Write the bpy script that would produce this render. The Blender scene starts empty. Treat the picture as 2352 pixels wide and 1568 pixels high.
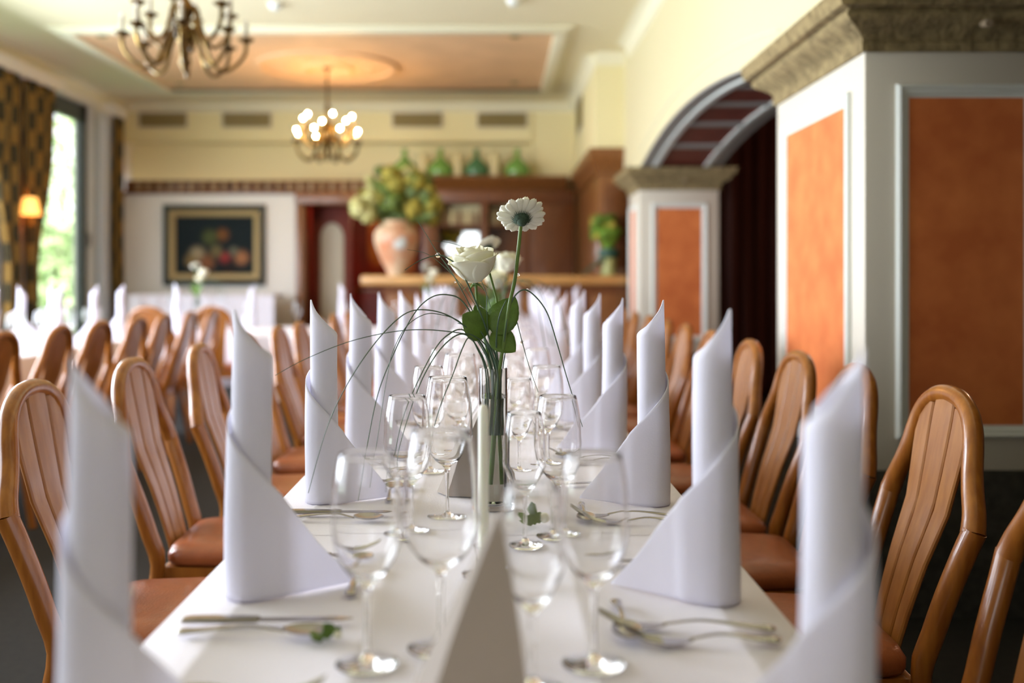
import bpy, bmesh, math, random
from mathutils import Vector, Matrix
R = random.Random(7)
PI = math.pi
sc = bpy.context.scene
col = sc.collection

# ------------------------------------------------------------------ camera, world, lights, exposure
F = 2287.0                      # focal length in pixels of the 2352 px frame
VX, VY = 1138.0, 640.0          # principal vanishing point in the photograph
CZ = 1.19                       # eye height
TZ = 0.74                       # table height
def at(px, py, D):
    return Vector(((px - VX) / F * D, D, CZ - (py - VY) / F * D))

cam_d = bpy.data.cameras.new('camera')
cam = bpy.data.objects.new('camera', cam_d); col.objects.link(cam)
cam.location = (0, 0, CZ); cam.rotation_euler = (PI / 2, 0, 0)
cam_d.sensor_width = 36; cam_d.lens = F / 2352 * 36
cam_d.shift_x = (1176 - VX) / 2352; cam_d.shift_y = -(784 - VY) / 2352
cam_d.clip_start = 0.05; cam_d.clip_end = 200
cam_d.dof.use_dof = True; cam_d.dof.focus_distance = 1.95; cam_d.dof.aperture_fstop = 1.65
sc.camera = cam

vs = sc.view_settings
sc.display_settings.display_device = 'sRGB'
vs.view_transform = 'Standard'; vs.look = 'None'; vs.gamma = 1.0; vs.use_curve_mapping = False
vs.exposure = 0.34
cy = sc.cycles
cy.max_bounces = 32; cy.transmission_bounces = 32; cy.transparent_max_bounces = 32
cy.diffuse_bounces = 5; cy.glossy_bounces = 6
cy.use_denoising = True
cy.sample_clamp_indirect = 8.0

world = bpy.data.worlds.new('sky'); sc.world = world; world.use_nodes = True
wn = world.node_tree; bg = wn.nodes['Background']
bg.inputs[0].default_value = (0.90, 0.94, 1.0, 1); bg.inputs[1].default_value = 2.8

def area(name, loc, rot, sx, sy, power, colr):
    l = bpy.data.lights.new(name, 'AREA'); l.shape = 'RECTANGLE'; l.size = sx; l.size_y = sy
    l.energy = power; l.color = colr
    o = bpy.data.objects.new(name, l); col.objects.link(o); o.location = loc; o.rotation_euler = rot
    return o
# daylight through the windows that are out of frame (left wall, and the wall behind the camera)
LX = -4.82
DAY = (0.80, 0.88, 1.0)
WIN = [(0.3, 2.2), (2.9, 5.8), (6.5, 9.35), (10.35, 11.94)]
for i, (a, b) in enumerate(WIN[:3]):
    area('window_daylight', (LX - 0.12, (a + b) / 2, 1.68), (0, -math.radians((80, 80, 66)[i]), 0), 2.4, b - a - 0.1, (55, 400, 200)[i], DAY)
sl = bpy.data.lights.new('sun', 'SUN'); sl.energy = 9; sl.angle = 0.01; sl.color = (1, 0.96, 0.88)
so = bpy.data.objects.new('sun', sl); col.objects.link(so); so.rotation_euler = (0, math.radians(42), math.radians(-20))

# ------------------------------------------------------------------ helpers
def mat(name, color, rough=0.5, metal=0.0, bump=0.0, scale=20.0, var=0.0, coat=0.0, spec=0.5, trans=0.0, ior=1.45,
        emit=None, es=0.0, sheen=0.0, stretch=None, color2=None, bump_scale=None, alpha=None, sss=0.0):
    m = bpy.data.materials.new(name); m.use_nodes = True
    nt = m.node_tree; p = nt.nodes['Principled BSDF']
    c = (*color, 1)
    p.inputs['Base Color'].default_value = c
    p.inputs['Roughness'].default_value = rough
    p.inputs['Metallic'].default_value = metal
    p.inputs['IOR'].default_value = ior
    p.inputs['Coat Weight'].default_value = coat
    p.inputs['Coat Roughness'].default_value = 0.12
    p.inputs['Specular IOR Level'].default_value = spec
    p.inputs['Transmission Weight'].default_value = trans
    if sheen: p.inputs['Sheen Weight'].default_value = sheen
    if sss:
        p.inputs['Subsurface Weight'].default_value = sss
        p.inputs['Subsurface Radius'].default_value = (0.01, 0.008, 0.005)
        p.inputs['Subsurface Scale'].default_value = 1.0
    if emit:
        p.inputs['Emission Color'].default_value = (*emit, 1); p.inputs['Emission Strength'].default_value = es
    if var or color2 or bump:
        tc = nt.nodes.new('ShaderNodeTexCoord'); mp = nt.nodes.new('ShaderNodeMapping')
        nt.links.new(tc.outputs['Object'], mp.inputs[0])
        if stretch: mp.inputs['Scale'].default_value = stretch
        nz = nt.nodes.new('ShaderNodeTexNoise'); nz.inputs['Scale'].default_value = scale; nz.inputs['Detail'].default_value = 6
        nt.links.new(mp.outputs[0], nz.inputs['Vector'])
        if var or color2:
            rp = nt.nodes.new('ShaderNodeValToRGB')
            c2 = color2 if color2 else tuple(max(0, x * (1 - var)) for x in color)
            rp.color_ramp.elements[0].color = (*c2, 1); rp.color_ramp.elements[1].color = c
            rp.color_ramp.elements[0].position = 0.35; rp.color_ramp.elements[1].position = 0.65
            nt.links.new(nz.outputs[0], rp.inputs[0]); nt.links.new(rp.outputs[0], p.inputs['Base Color'])
        if bump:
            nb = nt.nodes.new('ShaderNodeTexNoise'); nb.inputs['Scale'].default_value = bump_scale or scale * 3; nb.inputs['Detail'].default_value = 4
            nt.links.new(mp.outputs[0], nb.inputs['Vector'])
            b = nt.nodes.new('ShaderNodeBump'); b.inputs['Strength'].default_value = bump; b.inputs['Distance'].default_value = 0.01
            nt.links.new(nb.outputs[0], b.inputs['Height']); nt.links.new(b.outputs[0], p.inputs['Normal'])
    return m

class MB:
    def __init__(s): s.v = []; s.f = []
    def add(s, vs, fs):
        n = len(s.v); s.v += [tuple(v) for v in vs]; s.f += [tuple(i + n for i in f) for f in fs]; return s
    def box(s, x0, x1, y0, y1, z0, z1, b=0.0):
        if b <= 0:
            return s.add([(x, y, z) for z in (z0, z1) for y in (y0, y1) for x in (x0, x1)],
                         [(0, 2, 3, 1), (4, 5, 7, 6), (0, 1, 5, 4), (2, 6, 7, 3), (0, 4, 6, 2), (1, 3, 7, 5)])
        bm = bmesh.new(); bmesh.ops.create_cube(bm, size=1)
        for v in bm.verts:
            v.co = Vector(((x0 + x1) / 2 + v.co.x * (x1 - x0), (y0 + y1) / 2 + v.co.y * (y1 - y0), (z0 + z1) / 2 + v.co.z * (z1 - z0)))
        bmesh.ops.bevel(bm, geom=list(bm.edges), offset=b, segments=2, affect='EDGES', profile=0.5)
        bm.verts.index_update()
        s.add([v.co[:] for v in bm.verts], [[v.index for v in f.verts] for f in bm.faces]); bm.free(); return s
    def lathe(s, prof, c=(0, 0, 0), n=24, caps=False, M=None):
        vs, fs = [], []
        for (r, z) in prof:
            for k in range(n):
                a = 2 * PI * k / n
                p = Vector((r * math.cos(a), r * math.sin(a), z))
                if M: p = M @ p
                vs.append(p + Vector(c))
        for i in range(len(prof) - 1):
            for k in range(n):
                k2 = (k + 1) % n
                fs.append((i * n + k, i * n + k2, (i + 1) * n + k2, (i + 1) * n + k))
        if caps:
            fs.append(tuple(range(n))[::-1]); fs.append(tuple((len(prof) - 1) * n + k for k in range(n)))
        return s.add(vs, fs)
    def tube(s, pts, rad, n=10, caps=True, flat=1.0, up=None):
        pts = [Vector(p) for p in pts]; L = len(pts)
        if not isinstance(rad, (list, tuple)): rad = [rad] * L
        vs, fs = [], []
        ref = Vector(up) if up else None; prev = None
        for i, p in enumerate(pts):
            t = (pts[min(i + 1, L - 1)] - pts[max(i - 1, 0)]).normalized()
            if prev is None:
                a = ref if ref else (Vector((0, 0, 1)) if abs(t.z) < 0.9 else Vector((1, 0, 0)))
                u = (a - t * a.dot(t)).normalized()
            else:
                a = ref if ref else prev
                u = (a - t * a.dot(t))
                u = u.normalized() if u.length > 1e-6 else prev
            prev = u; w = t.cross(u)
            for k in range(n):
                an = 2 * PI * k / n
                vs.append(p + u * (math.cos(an) * rad[i] * flat) + w * (math.sin(an) * rad[i]))
        for i in range(L - 1):
            for k in range(n):
                k2 = (k + 1) % n
                fs.append((i * n + k, i * n + k2, (i + 1) * n + k2, (i + 1) * n + k))
        if caps:
            fs.append(tuple(range(n))[::-1]); fs.append(tuple((L - 1) * n + k for k in range(n)))
        return s.add(vs, fs)
    def grid(s, rows, closed=False):
        n = len(rows[0]); vs = [p for r in rows for p in r]; fs = []
        for i in range(len(rows) - 1):
            for k in range(n if closed else n - 1):
                k2 = (k + 1) % n
                fs.append((i * n + k, i * n + k2, (i + 1) * n + k2, (i + 1) * n + k))
        return s.add(vs, fs)
    def prism(s, poly, axis, a0, a1):
        """poly: 2D points; extruded along axis 'x','y','z' from a0 to a1"""
        n = len(poly)
        def p3(q, a):
            return {'x': (a, q[0], q[1]), 'y': (q[0], a, q[1]), 'z': (q[0], q[1], a)}[axis]
        vs = [p3(q, a0) for q in poly] + [p3(q, a1) for q in poly]
        fs = [tuple(range(n))[::-1], tuple(range(n, 2 * n))] + [(i, (i + 1) % n, (i + 1) % n + n, i + n) for i in range(n)]
        return s.add(vs, fs)
    def ball(s, c, r, n=12, m=8, sq=(1, 1, 1)):
        rows = []
        for i in range(m + 1):
            th = PI * i / m
            rows.append([(c[0] + r * sq[0] * math.sin(th) * math.cos(2 * PI * k / n), c[1] + r * sq[1] * math.sin(th) * math.sin(2 * PI * k / n), c[2] + r * sq[2] * math.cos(th)) for k in range(n)])
        return s.grid(rows, closed=True)
    def mesh(s, name, m, angle=38, weld=True):
        me = bpy.data.meshes.new(name); me.from_pydata(s.v, [], s.f)
        bm = bmesh.new(); bm.from_mesh(me)
        if weld: bmesh.ops.remove_doubles(bm, verts=bm.verts, dist=1e-5)
        bmesh.ops.recalc_face_normals(bm, faces=bm.faces)
        bm.to_mesh(me); bm.free()
        me.polygons.foreach_set('use_smooth', [True] * len(me.polygons))
        try: me.set_sharp_from_angle(angle=math.radians(angle))
        except Exception: pass
        me.materials.append(m); return me
    def build(s, name, m, parent=None, angle=38, loc=None, label=None, weld=True):
        o = bpy.data.objects.new(name, s.mesh(name, m, angle, weld)); col.objects.link(o)
        if parent: o.parent = parent
        if loc: o.location = loc
        if label: o['label'] = label
        return o

def tag(o, label=None, cat=None, group=None, kind=None):
    if label: o['label'] = label
    if cat: o['category'] = cat
    if group: o['group'] = group
    if kind: o['kind'] = kind
    return o
def thing(name, label, cat, loc=(0, 0, 0), rz=0, group=None):
    o = bpy.data.objects.new(name, None); col.objects.link(o); o.empty_display_size = 0.05
    o.location = loc; o.rotation_euler = (0, 0, rz)
    return tag(o, label, cat, group)
def struct(name, mb, m, label=None, parent=None):
    o = mb.build(name, m, parent)
    if not parent: o['kind'] = 'structure'
    if label: o['label'] = label
    return o
def kids(o): return [c for c in bpy.data.objects if c.parent == o]
KC = {}
def tree(root):
    if root.name not in KC: KC[root.name] = [(c, [(d, []) for d in kids(c)]) for c in kids(root)]
    return KC[root.name]
def dup(root, loc, rz, label=None, group=None, mirror=False, scale=None):
    r = root.copy(); col.objects.link(r); r.location = loc; r.rotation_euler = (0, 0, rz)
    r.scale = scale or (1, 1, 1)
    if label: r['label'] = label
    if group: r['group'] = group
    for c, sub in tree(root):
        c2 = c.copy(); col.objects.link(c2); c2.parent = r
        for d, _ in sub:
            d2 = d.copy(); col.objects.link(d2); d2.parent = c2
    return r
def smooth(pts, k=4):
    pts = [Vector(p) for p in pts]; out = []
    n = len(pts)
    for i in range(n - 1):
        p0, p1, p2, p3 = pts[max(i - 1, 0)], pts[i], pts[i + 1], pts[min(i + 2, n - 1)]
        for j in range(k):
            t = j / k
            out.append(0.5 * ((2 * p1) + (p2 - p0) * t + (2 * p0 - 5 * p1 + 4 * p2 - p3) * t * t + (3 * p1 - p0 - 3 * p2 + p3) * t ** 3))
    out.append(pts[-1]); return out
def lerp_tab(tab, x):
    for (a, va), (b, vb) in zip(tab, tab[1:]):
        if x <= b: return va + (vb - va) * max(0, min(1, (x - a) / (b - a)))
    return tab[-1][1]
ORD = ['first', 'second', 'third', 'fourth', 'fifth', 'sixth', 'seventh', 'eighth', 'ninth', 'tenth', 'eleventh', 'twelfth', 'thirteenth', 'fourteenth', 'fifteenth']

# ------------------------------------------------------------------ materials
M = {}
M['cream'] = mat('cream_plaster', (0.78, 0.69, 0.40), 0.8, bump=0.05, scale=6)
M['creamr'] = mat('cream_plaster_arches', (0.66, 0.585, 0.37), 0.8, bump=0.05, scale=6)  # same cream plaster, darkened to offset the strong light on the arch wall
M['ceil'] = mat('ceiling_plaster', (0.80, 0.72, 0.50), 0.85, bump=0.03, scale=5)
M['coffer'] = mat('peach_plaster', (0.80, 0.52, 0.30), 0.8, var=0.12, scale=3)
M['trimw'] = mat('pale_trim_paint', (0.72, 0.74, 0.70), 0.45)
M['ctrim'] = mat('cream_trim_paint', (0.84, 0.79, 0.60), 0.5)
M['pier'] = mat('pier_paint', (0.62, 0.57, 0.48), 0.6, bump=0.03, scale=8)
M['gray'] = mat('grey_band_paint', (0.36, 0.35, 0.33), 0.6)
M['white'] = mat('white_plaster', (0.80, 0.77, 0.72), 0.75)
M['orange'] = mat('sponged_orange', (0.70, 0.205, 0.055), 0.75, scale=7, color2=(0.56, 0.14, 0.034), bump=0.08, bump_scale=60)
M['redpan'] = mat('dark_red_panel', (0.20, 0.035, 0.02), 0.6, var=0.2, scale=8)
M['stone'] = mat('tuff_stone', (0.34, 0.255, 0.12), 0.95, scale=24, color2=(0.18, 0.13, 0.06), bump=1.0, bump_scale=70)
M['plug'] = mat('pale_stone_plug', (0.30, 0.22, 0.14), 0.9)
M['dstone'] = mat('dark_stone', (0.055, 0.048, 0.04), 0.9, scale=25, color2=(0.03, 0.027, 0.022), bump=0.6, bump_scale=60)
M['floor'] = mat('dark_carpet', (0.016, 0.014, 0.011), 0.95, var=0.4, scale=30)
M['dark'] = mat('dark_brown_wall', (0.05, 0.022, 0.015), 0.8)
M['winfr'] = mat('dark_window_frame', (0.06, 0.075, 0.075), 0.4)
def wood(name, c1, c2, rough=0.3, coat=0.4, stretch=(14, 14, 1.2)):
    m = mat(name, c1, rough, scale=4, color2=c2, stretch=stretch, coat=coat)
    return m
M['chair'] = wood('lacquered_beech', (0.37, 0.130, 0.018), (0.26, 0.080, 0.011), 0.3, 0.45)
M['slat'] = wood('beech_veneer', (0.38, 0.158, 0.038), (0.30, 0.112, 0.024), 0.36, 0.35)
M['leather'] = mat('brown_leather', (0.34, 0.092, 0.028), 0.34, coat=0.25, bump=0.15, scale=40, bump_scale=180, var=0.15)
M['wood'] = wood('dark_bar_wood', (0.19, 0.062, 0.014), (0.12, 0.036, 0.009), 0.4, 0.2)
M['woodm'] = wood('mid_brown_wood', (0.26, 0.10, 0.026), (0.17, 0.06, 0.015), 0.4, 0.2)
M['woodl'] = wood('light_counter_wood', (0.55, 0.30, 0.10), (0.42, 0.21, 0.065), 0.35, 0.3, (1.2, 14, 14))
M['cloth'] = mat('white_tablecloth', (0.80, 0.755, 0.83), 0.85, sheen=0.2, bump=0.12, scale=5, bump_scale=260)
M['napkin'] = mat('white_napkin', (0.90, 0.885, 0.98), 0.85, sheen=0.2, bump=0.08, scale=8, bump_scale=300)
def translucent(m, fac, c):
    nt = m.node_tree; p = nt.nodes['Principled BSDF']; out = [n for n in nt.nodes if n.type == 'OUTPUT_MATERIAL'][0]
    t = nt.nodes.new('ShaderNodeBsdfTranslucent'); t.inputs[0].default_value = (*c, 1); mx = nt.nodes.new('ShaderNodeMixShader'); mx.inputs[0].default_value = fac
    nt.links.new(p.outputs[0], mx.inputs[1]); nt.links.new(t.outputs[0], mx.inputs[2]); nt.links.new(mx.outputs[0], out.inputs[0])
translucent(M['napkin'], 0.35, (0.9, 0.89, 0.95))
M['taupe'] = mat('taupe_card', (0.42, 0.36, 0.32), 0.8, bump=0.05, scale=8)
M['glass'] = mat('clear_glass', (1, 1, 1), 0.0, trans=1.0, ior=1.40)
M['steel'] = mat('polished_steel', (0.42, 0.39, 0.36), 0.2, metal=1.0)
M['brass'] = mat('aged_brass', (0.22, 0.14, 0.042), 0.3, metal=1.0, scale=12, color2=(0.08, 0.052, 0.022))
M['candle'] = mat('candle_sleeve', (0.45, 0.42, 0.34), 0.5)
M['wax'] = mat('ivory_wax', (0.90, 0.91, 0.83), 0.4, sss=0.2)
M['bulb_on'] = mat('lit_bulb', (1, 0.8, 0.5), 0.3, emit=(1.0, 0.60, 0.22), es=480)
M['bulb_off'] = mat('unlit_bulb', (0.75, 0.75, 0.7), 0.1)
M['shade'] = mat('lamp_shade', (0.9, 0.55, 0.2), 0.8, emit=(1.0, 0.42, 0.08), es=1.6)
M['petal'] = mat('white_petal', (0.86, 0.84, 0.70), 0.6, sss=0.15)
M['rosep'] = mat('cream_rose_petal', (0.88, 0.85, 0.66), 0.6, sss=0.15)
M['green'] = mat('stem_green', (0.13, 0.21, 0.045), 0.5)
M['leaf'] = mat('rose_leaf', (0.11, 0.20, 0.028), 0.45, scale=60, var=0.25, bump=0.2, bump_scale=90)
M['calyx'] = mat('calyx_green', (0.055, 0.10, 0.06), 0.7, var=0.5, scale=250)
M['grass'] = mat('bear_grass', (0.06, 0.11, 0.065), 0.5)
M['canvas_gold'] = mat('gilt_frame', (0.30, 0.21, 0.09), 0.45, metal=0.5, bump=0.3, scale=25)
M['canvas_dk'] = mat('dark_frame', (0.025, 0.035, 0.035), 0.4)
M['vent'] = mat('vent_bronze', (0.30, 0.23, 0.09), 0.6)
M['mirror'] = mat('mirror', (0.9, 0.93, 0.9), 0.02, metal=1.0)
M['redwall'] = mat('red_wall', (0.28, 0.015, 0.010), 0.6, scale=1.6, color2=(0.12, 0.012, 0.008))
M['redgold'] = mat('red_gold_hanging', (0.50, 0.20, 0.03), 0.6, scale=3.5, color2=(0.25, 0.02, 0.01))
M['dkglass'] = mat('green_demijohn', (0.24, 0.48, 0.10), 0.08, trans=0.35, ior=1.45)
M['tlglass'] = mat('teal_demijohn', (0.09, 0.24, 0.10), 0.08, trans=0.3, ior=1.45)
M['jar'] = mat('cream_stoneware', (0.72, 0.62, 0.34), 0.5)
M['mug'] = mat('stoneware_mug', (0.44, 0.31, 0.17), 0.4, color2=(0.26, 0.16, 0.08), scale=4)
M['hyd'] = mat('yellow_green_hydrangea', (0.50, 0.37, 0.05), 0.7, scale=14, color2=(0.20, 0.20, 0.03))
M['hydw'] = mat('cream_hydrangea', (0.66, 0.62, 0.30), 0.7, scale=12, color2=(0.50, 0.48, 0.16))
M['bush'] = mat('bouquet_green', (0.15, 0.21, 0.03), 0.6, scale=20, color2=(0.07, 0.10, 0.02))
M['bqg'] = mat('bright_green', (0.17, 0.30, 0.025), 0.6, scale=20, color2=(0.08, 0.16, 0.015))
M['garden'] = mat('sunlit_foliage', (0.60, 0.70, 0.42), 0.6, scale=3, color2=(0.36, 0.52, 0.24))
M['gardent'] = mat('garden_bark', (0.12, 0.09, 0.06), 0.8)
M['lawn'] = mat('lawn', (0.20, 0.36, 0.10), 0.9, var=0.3, scale=4)
M['tgreen'] = mat('green_ceramic', (0.02, 0.07, 0.045), 0.4)
M['soapw'] = mat('white_plastic', (0.78, 0.78, 0.74), 0.5)

def curtain_mat():
    m = mat('damask_curtain', (0.2, 0.12, 0.04), 0.85)
    nt = m.node_tree; p = nt.nodes['Principled BSDF']
    tc = nt.nodes.new('ShaderNodeTexCoord'); mp = nt.nodes.new('ShaderNodeMapping'); mp.inputs['Scale'].default_value = (0.0, 6.0, 5.2)
    ch = nt.nodes.new('ShaderNodeTexChecker'); ch.inputs['Scale'].default_value = 1.0
    ch.inputs['Color1'].default_value = (0.24, 0.15, 0.04, 1); ch.inputs['Color2'].default_value = (0.05, 0.042, 0.02, 1)
    nz = nt.nodes.new('ShaderNodeTexNoise'); nz.inputs['Scale'].default_value = 14
    mx = nt.nodes.new('ShaderNodeMixRGB'); mx.blend_type = 'OVERLAY'; mx.inputs[2].default_value = (0.5, 0.4, 0.2, 1)
    nt.links.new(tc.outputs['Object'], mp.inputs[0]); nt.links.new(mp.outputs[0], ch.inputs[0])
    nt.links.new(tc.outputs['Object'], nz.inputs['Vector']); nt.links.new(nz.outputs[0], mx.inputs[0])
    nt.links.new(ch.outputs[0], mx.inputs[1]); nt.links.new(mx.outputs[0], p.inputs['Base Color'])
    return m
M['curtain'] = curtain_mat()

# ------------------------------------------------------------------ room shell
CH = 3.46; YB = 13.2; YF = -4.0; PX0, PX1 = 1.302, 2.0
RX = 5.5
struct('floor', MB().box(LX - 0.1, RX + 0.1, YF - 0.1, 15, -0.1, 0), M['floor'])
struct('ceiling', MB().box(LX - 0.4, RX + 0.1, YF - 0.1, 15.1, CH, CH + 0.25), M['ceil'])
# left wall with four tall windows
wl = MB()
SILL = 0.35; HEAD = 3.25
edges = [YF] + [e for w in WIN for e in w] + [15]
for i in range(0, len(edges), 2): wl.box(LX - 0.25, LX, edges[i], edges[i + 1], 0, CH)
for a, b in WIN:
    wl.box(LX - 0.25, LX, a, b, 0, SILL); wl.box(LX - 0.25, LX, a, b, HEAD, CH)
struct('wall_left', wl, M['white'])
for i, (a, b) in enumerate(WIN):
    w = MB()
    xo0, xo1 = LX - 0.16, LX - 0.08
    w.box(xo0, xo1, a, b, HEAD - 0.2, HEAD); w.box(xo0, xo1, a, b, SILL, SILL + 0.1)
    w.box(xo0, xo1, a, a + 0.1, SILL, HEAD); w.box(xo0, xo1, b - 0.15, b, SILL, HEAD)
    if b - a > 2: w.box(xo0, xo1, (a + b) / 2 - 0.05, (a + b) / 2 + 0.05, SILL, HEAD)
    wo = struct('window_%d' % (i + 1), w, M['winfr'])
    MB().box(LX - 0.125, LX - 0.115, a + 0.1, b - 0.1, SILL + 0.1, HEAD - 0.13).build('pane', M['glass'], wo) if i == 3 else None
    MB().box(LX - 0.02, LX + 0.06, a - 0.04, b + 0.04, SILL - 0.04, SILL, 0.008).build('window_sill', M['trimw'], wo)
    if i == 3:
        h = MB(); h.tube([(LX - 0.06, b - 0.05, 1.72), (LX - 0.03, b - 0.05, 1.72), (LX - 0.03, b - 0.05, 1.58)], 0.012); h.build('window_handle', M['canvas_dk'], wo)
# wall behind the camera, with a wide window
wb = MB()
wb.box(LX, -2.3, YF - 0.2, YF, 0, CH).box(0.0, RX, YF - 0.2, YF, 0, CH).box(-2.3, 0.0, YF - 0.2, YF, 0, 1.3).box(-2.3, 0.0, YF - 0.2, YF, 2.65, CH)
struct('wall_front', wb, M['cream'])
w = MB()
for x in (-2.3, -1.19, -0.08): w.box(x, x + 0.08, YF - 0.12, YF - 0.04, 1.3, 2.65)
w.box(-2.3, 0.0, YF - 0.12, YF - 0.04, 1.3, 1.37).box(-2.3, 0.0, YF - 0.12, YF - 0.04, 2.58, 2.65)
struct('window_5', w, M['winfr'])
# back wall: bulkhead, recessed niche, right return
bw = MB()
bw.box(LX, PX1 + 0.1, YB, YB + 0.2, 2.487, CH).box(-0.9, PX1 + 0.1, YB, YB + 0.2, 0, 2.487)
bw.box(LX, 0.476, 12.93, YB, 2.967, CH)
bw.box(0.476, 1.014, 12.93, YB, 2.487, CH)
struct('wall_back', bw, M['cream'])
struct('wall_painting', MB().box(LX, -2.52, 12.62, 12.85, 0, 2.30), M['white'])
# dark side room behind the arches
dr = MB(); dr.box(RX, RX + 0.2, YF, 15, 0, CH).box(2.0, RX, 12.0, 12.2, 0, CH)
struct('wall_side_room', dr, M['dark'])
# ceiling coffer, mouldings
def rect_frame(mb, x0, x1, y0, y1, w, z0, z1, prof=None):
    mb.box(x0, x1, y0, y0 + w, z0, z1, 0.006).box(x0, x1, y1 - w, y1, z0, z1, 0.006)
    mb.box(x0, x0 + w, y0 + w, y1 - w, z0, z1, 0.006).box(x1 - w, x1, y0 + w, y1 - w, z0, z1, 0.006)
for i, (y0, y1) in enumerate([(9.07, 11.88), (3.9, 7.4)]):
    mb = MB(); rect_frame(mb, -3.98, 0.65, y0 - 0.1, y1 + 0.1, 0.11, CH - 0.045, CH)
    rect_frame(mb, -4.03, 0.70, y0 - 0.15, y1 + 0.15, 0.05, CH - 0.025, CH)
    t = struct('trim_%d' % (i + 1), mb, M['ctrim'])
    MB().box(-3.87, 0.54, y0 + 0.01, y1 - 0.01, CH - 0.012, CH).build('coffer_panel', M['coffer'], t)
def cove(pts_xy, z, r, name, m, inward):
    pass
cv = MB()
cr = [(0, 0)] + [(0.10 * math.cos(a), 0.10 * math.sin(a)) for a in [PI / 2 * k / 6 for k in range(7)]]
def cove_run(axis, fixed, a0, a1, sgn):
    # concave quarter profile in the corner between wall and ceiling
    prof = [(0, 0), (0.13, 0)] + [(0.13 - 0.105 * math.sin(t), -0.13 + 0.105 * math.cos(t) + 0.02) for t in [PI / 2 * k / 6 for k in range(7)]] + [(0, -0.13)]
    poly = [(fixed + sgn * p[0], CH + p[1]) for p in prof]
    cv.prism(poly, axis, a0, a1)
cove_run('y', LX, YF, YB, 1)          # along left wall
cove_run('y', PX0, YF, 9.65, -1)      # right wall
cove_run('y', 1.014, 10.08, 12.93, -1)
poly = [(12.93 - 0.0, CH), (12.80, CH), (12.81, CH - 0.02), (12.86, CH - 0.05), (12.9, CH - 0.09), (12.93, CH - 0.11)]
cv.prism(poly, 'x', LX, 1.014)
poly = [(10.08, CH), (9.96, CH), (9.97, CH - 0.02), (10.02, CH - 0.05), (10.05, CH - 0.09), (10.08, CH - 0.11)]
cv.prism(poly, 'x', 1.014, PX1)
struct('trim_3', cv, M['ctrim'])
struct('trim_4', MB().box(LX, 0.476, 12.905, 12.93, 2.967, 3.0).box(0.44, 0.476, 12.905, 12.93, 3.0, 3.35).box(LX, 0.44, 12.915, 12.93, 3.38, 3.40), M['cream'])
# boxed-in bulkhead above the bar
struct('wall_bulkhead', MB().box(1.014, PX1, 10.08, YB, 2.512, CH), M['cream'])

# ------------------------------------------------------------------ right wall: piers and arches
P1 = (3.5, 4.574); P2 = (8.95, 9.65); P0 = (-1.95, -0.9)
CAPB, CAPT = 1.985, 2.18
APX = 2.388
wr = MB()
for a, b in (P0, P1, P2):
    wr.box(PX0, PX1, a, b, 0.517, CH)
def arch_z(y, a, b):
    mid = (a + b) / 2; return APX - (y - mid) ** 2 / 24.0
SP = []
for (a, b) in ((P1[1], P2[0]), (P0[1], P1[0])):
    n = 36; rows = []
    for k in range(n + 1):
        y = a + (b - a) * k / n; z = arch_z(y, a, b)
        rows.append([(PX0, y, z), (PX1, y, z), (PX1, y, CH), (PX0, y, CH)])
    wr.grid(rows, closed=True)
wr.box(PX0, PX1, YF, P0[0], 0, CH)
wr.box(PX0, PX0 + 0.1, P2[1], 10.08, 2.3, CH)
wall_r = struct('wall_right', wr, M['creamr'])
# lower pier casings
for (a, b), side in ((P0, 1), (P1, 1), (P2, 1)):
    MB().box(PX0 - 0.006, PX1 + 0.006, a - 0.006, b + 0.006, 0.517, CAPB + 0.01, 0.004).build('pier_casing', M['pier'], wall_r)
    MB().box(PX0 - 0.012, PX1 + 0.012, a - 0.012, b + 0.012, 0, 0.517, 0.004).build('stone_plinth', M['dstone'], wall_r)
def mould_frame(name, face, u0, u1, z0, z1, fixed, sgn, w=0.046):
    # stepped picture moulding; face 'y' means lying in a plane y=fixed (u = x), 'x' the plane x=fixed (u = y)
    mb = MB()
    steps = [(0, 0.010), (0.012, 0.022), (0.024, 0.016), (w - 0.010, 0.006)]
    prof = [(0.0, 0.0), (0.0, 0.010), (0.004, 0.018), (0.012, 0.022), (0.018, 0.018), (0.020, 0.012), (0.028, 0.014), (0.034, 0.010), (0.036, 0.005), (w, 0.004), (w, 0.0)]
    loops = []
    for (d, h) in prof:
        c = [(u0 + d, z0 + d), (u1 - d, z0 + d), (u1 - d, z1 - d), (u0 + d, z1 - d)]
        loops.append([(fixed + sgn * h, u, z) if face == 'x' else (u, fixed + sgn * h, z) for u, z in c])
    mb.grid(loops, closed=True)
    return mb.build(name, M['trimw'], wall_r, angle=20)
for (a, b) in (P1, P2, P0):
    f = a - 0.006
    mould_frame('panel_moulding', 'y', 1.403, 1.899, 0.631, 1.871, f, -1)
    MB().box(1.449, 1.853, f - 0.004, f + 0.01, 0.677, 1.825).build('orange_panel', M['orange'], wall_r)
    d0, d1 = a + 0.125, b - 0.105
    fx = PX0 - 0.006
    mould_frame('panel_moulding', 'x', d0, d1, 0.631, 1.871, fx, -1)
    MB().box(fx - 0.004, fx + 0.01, d0 + 0.046, d1 - 0.046, 0.677, 1.825).build('orange_panel', M['orange'], wall_r)
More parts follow.
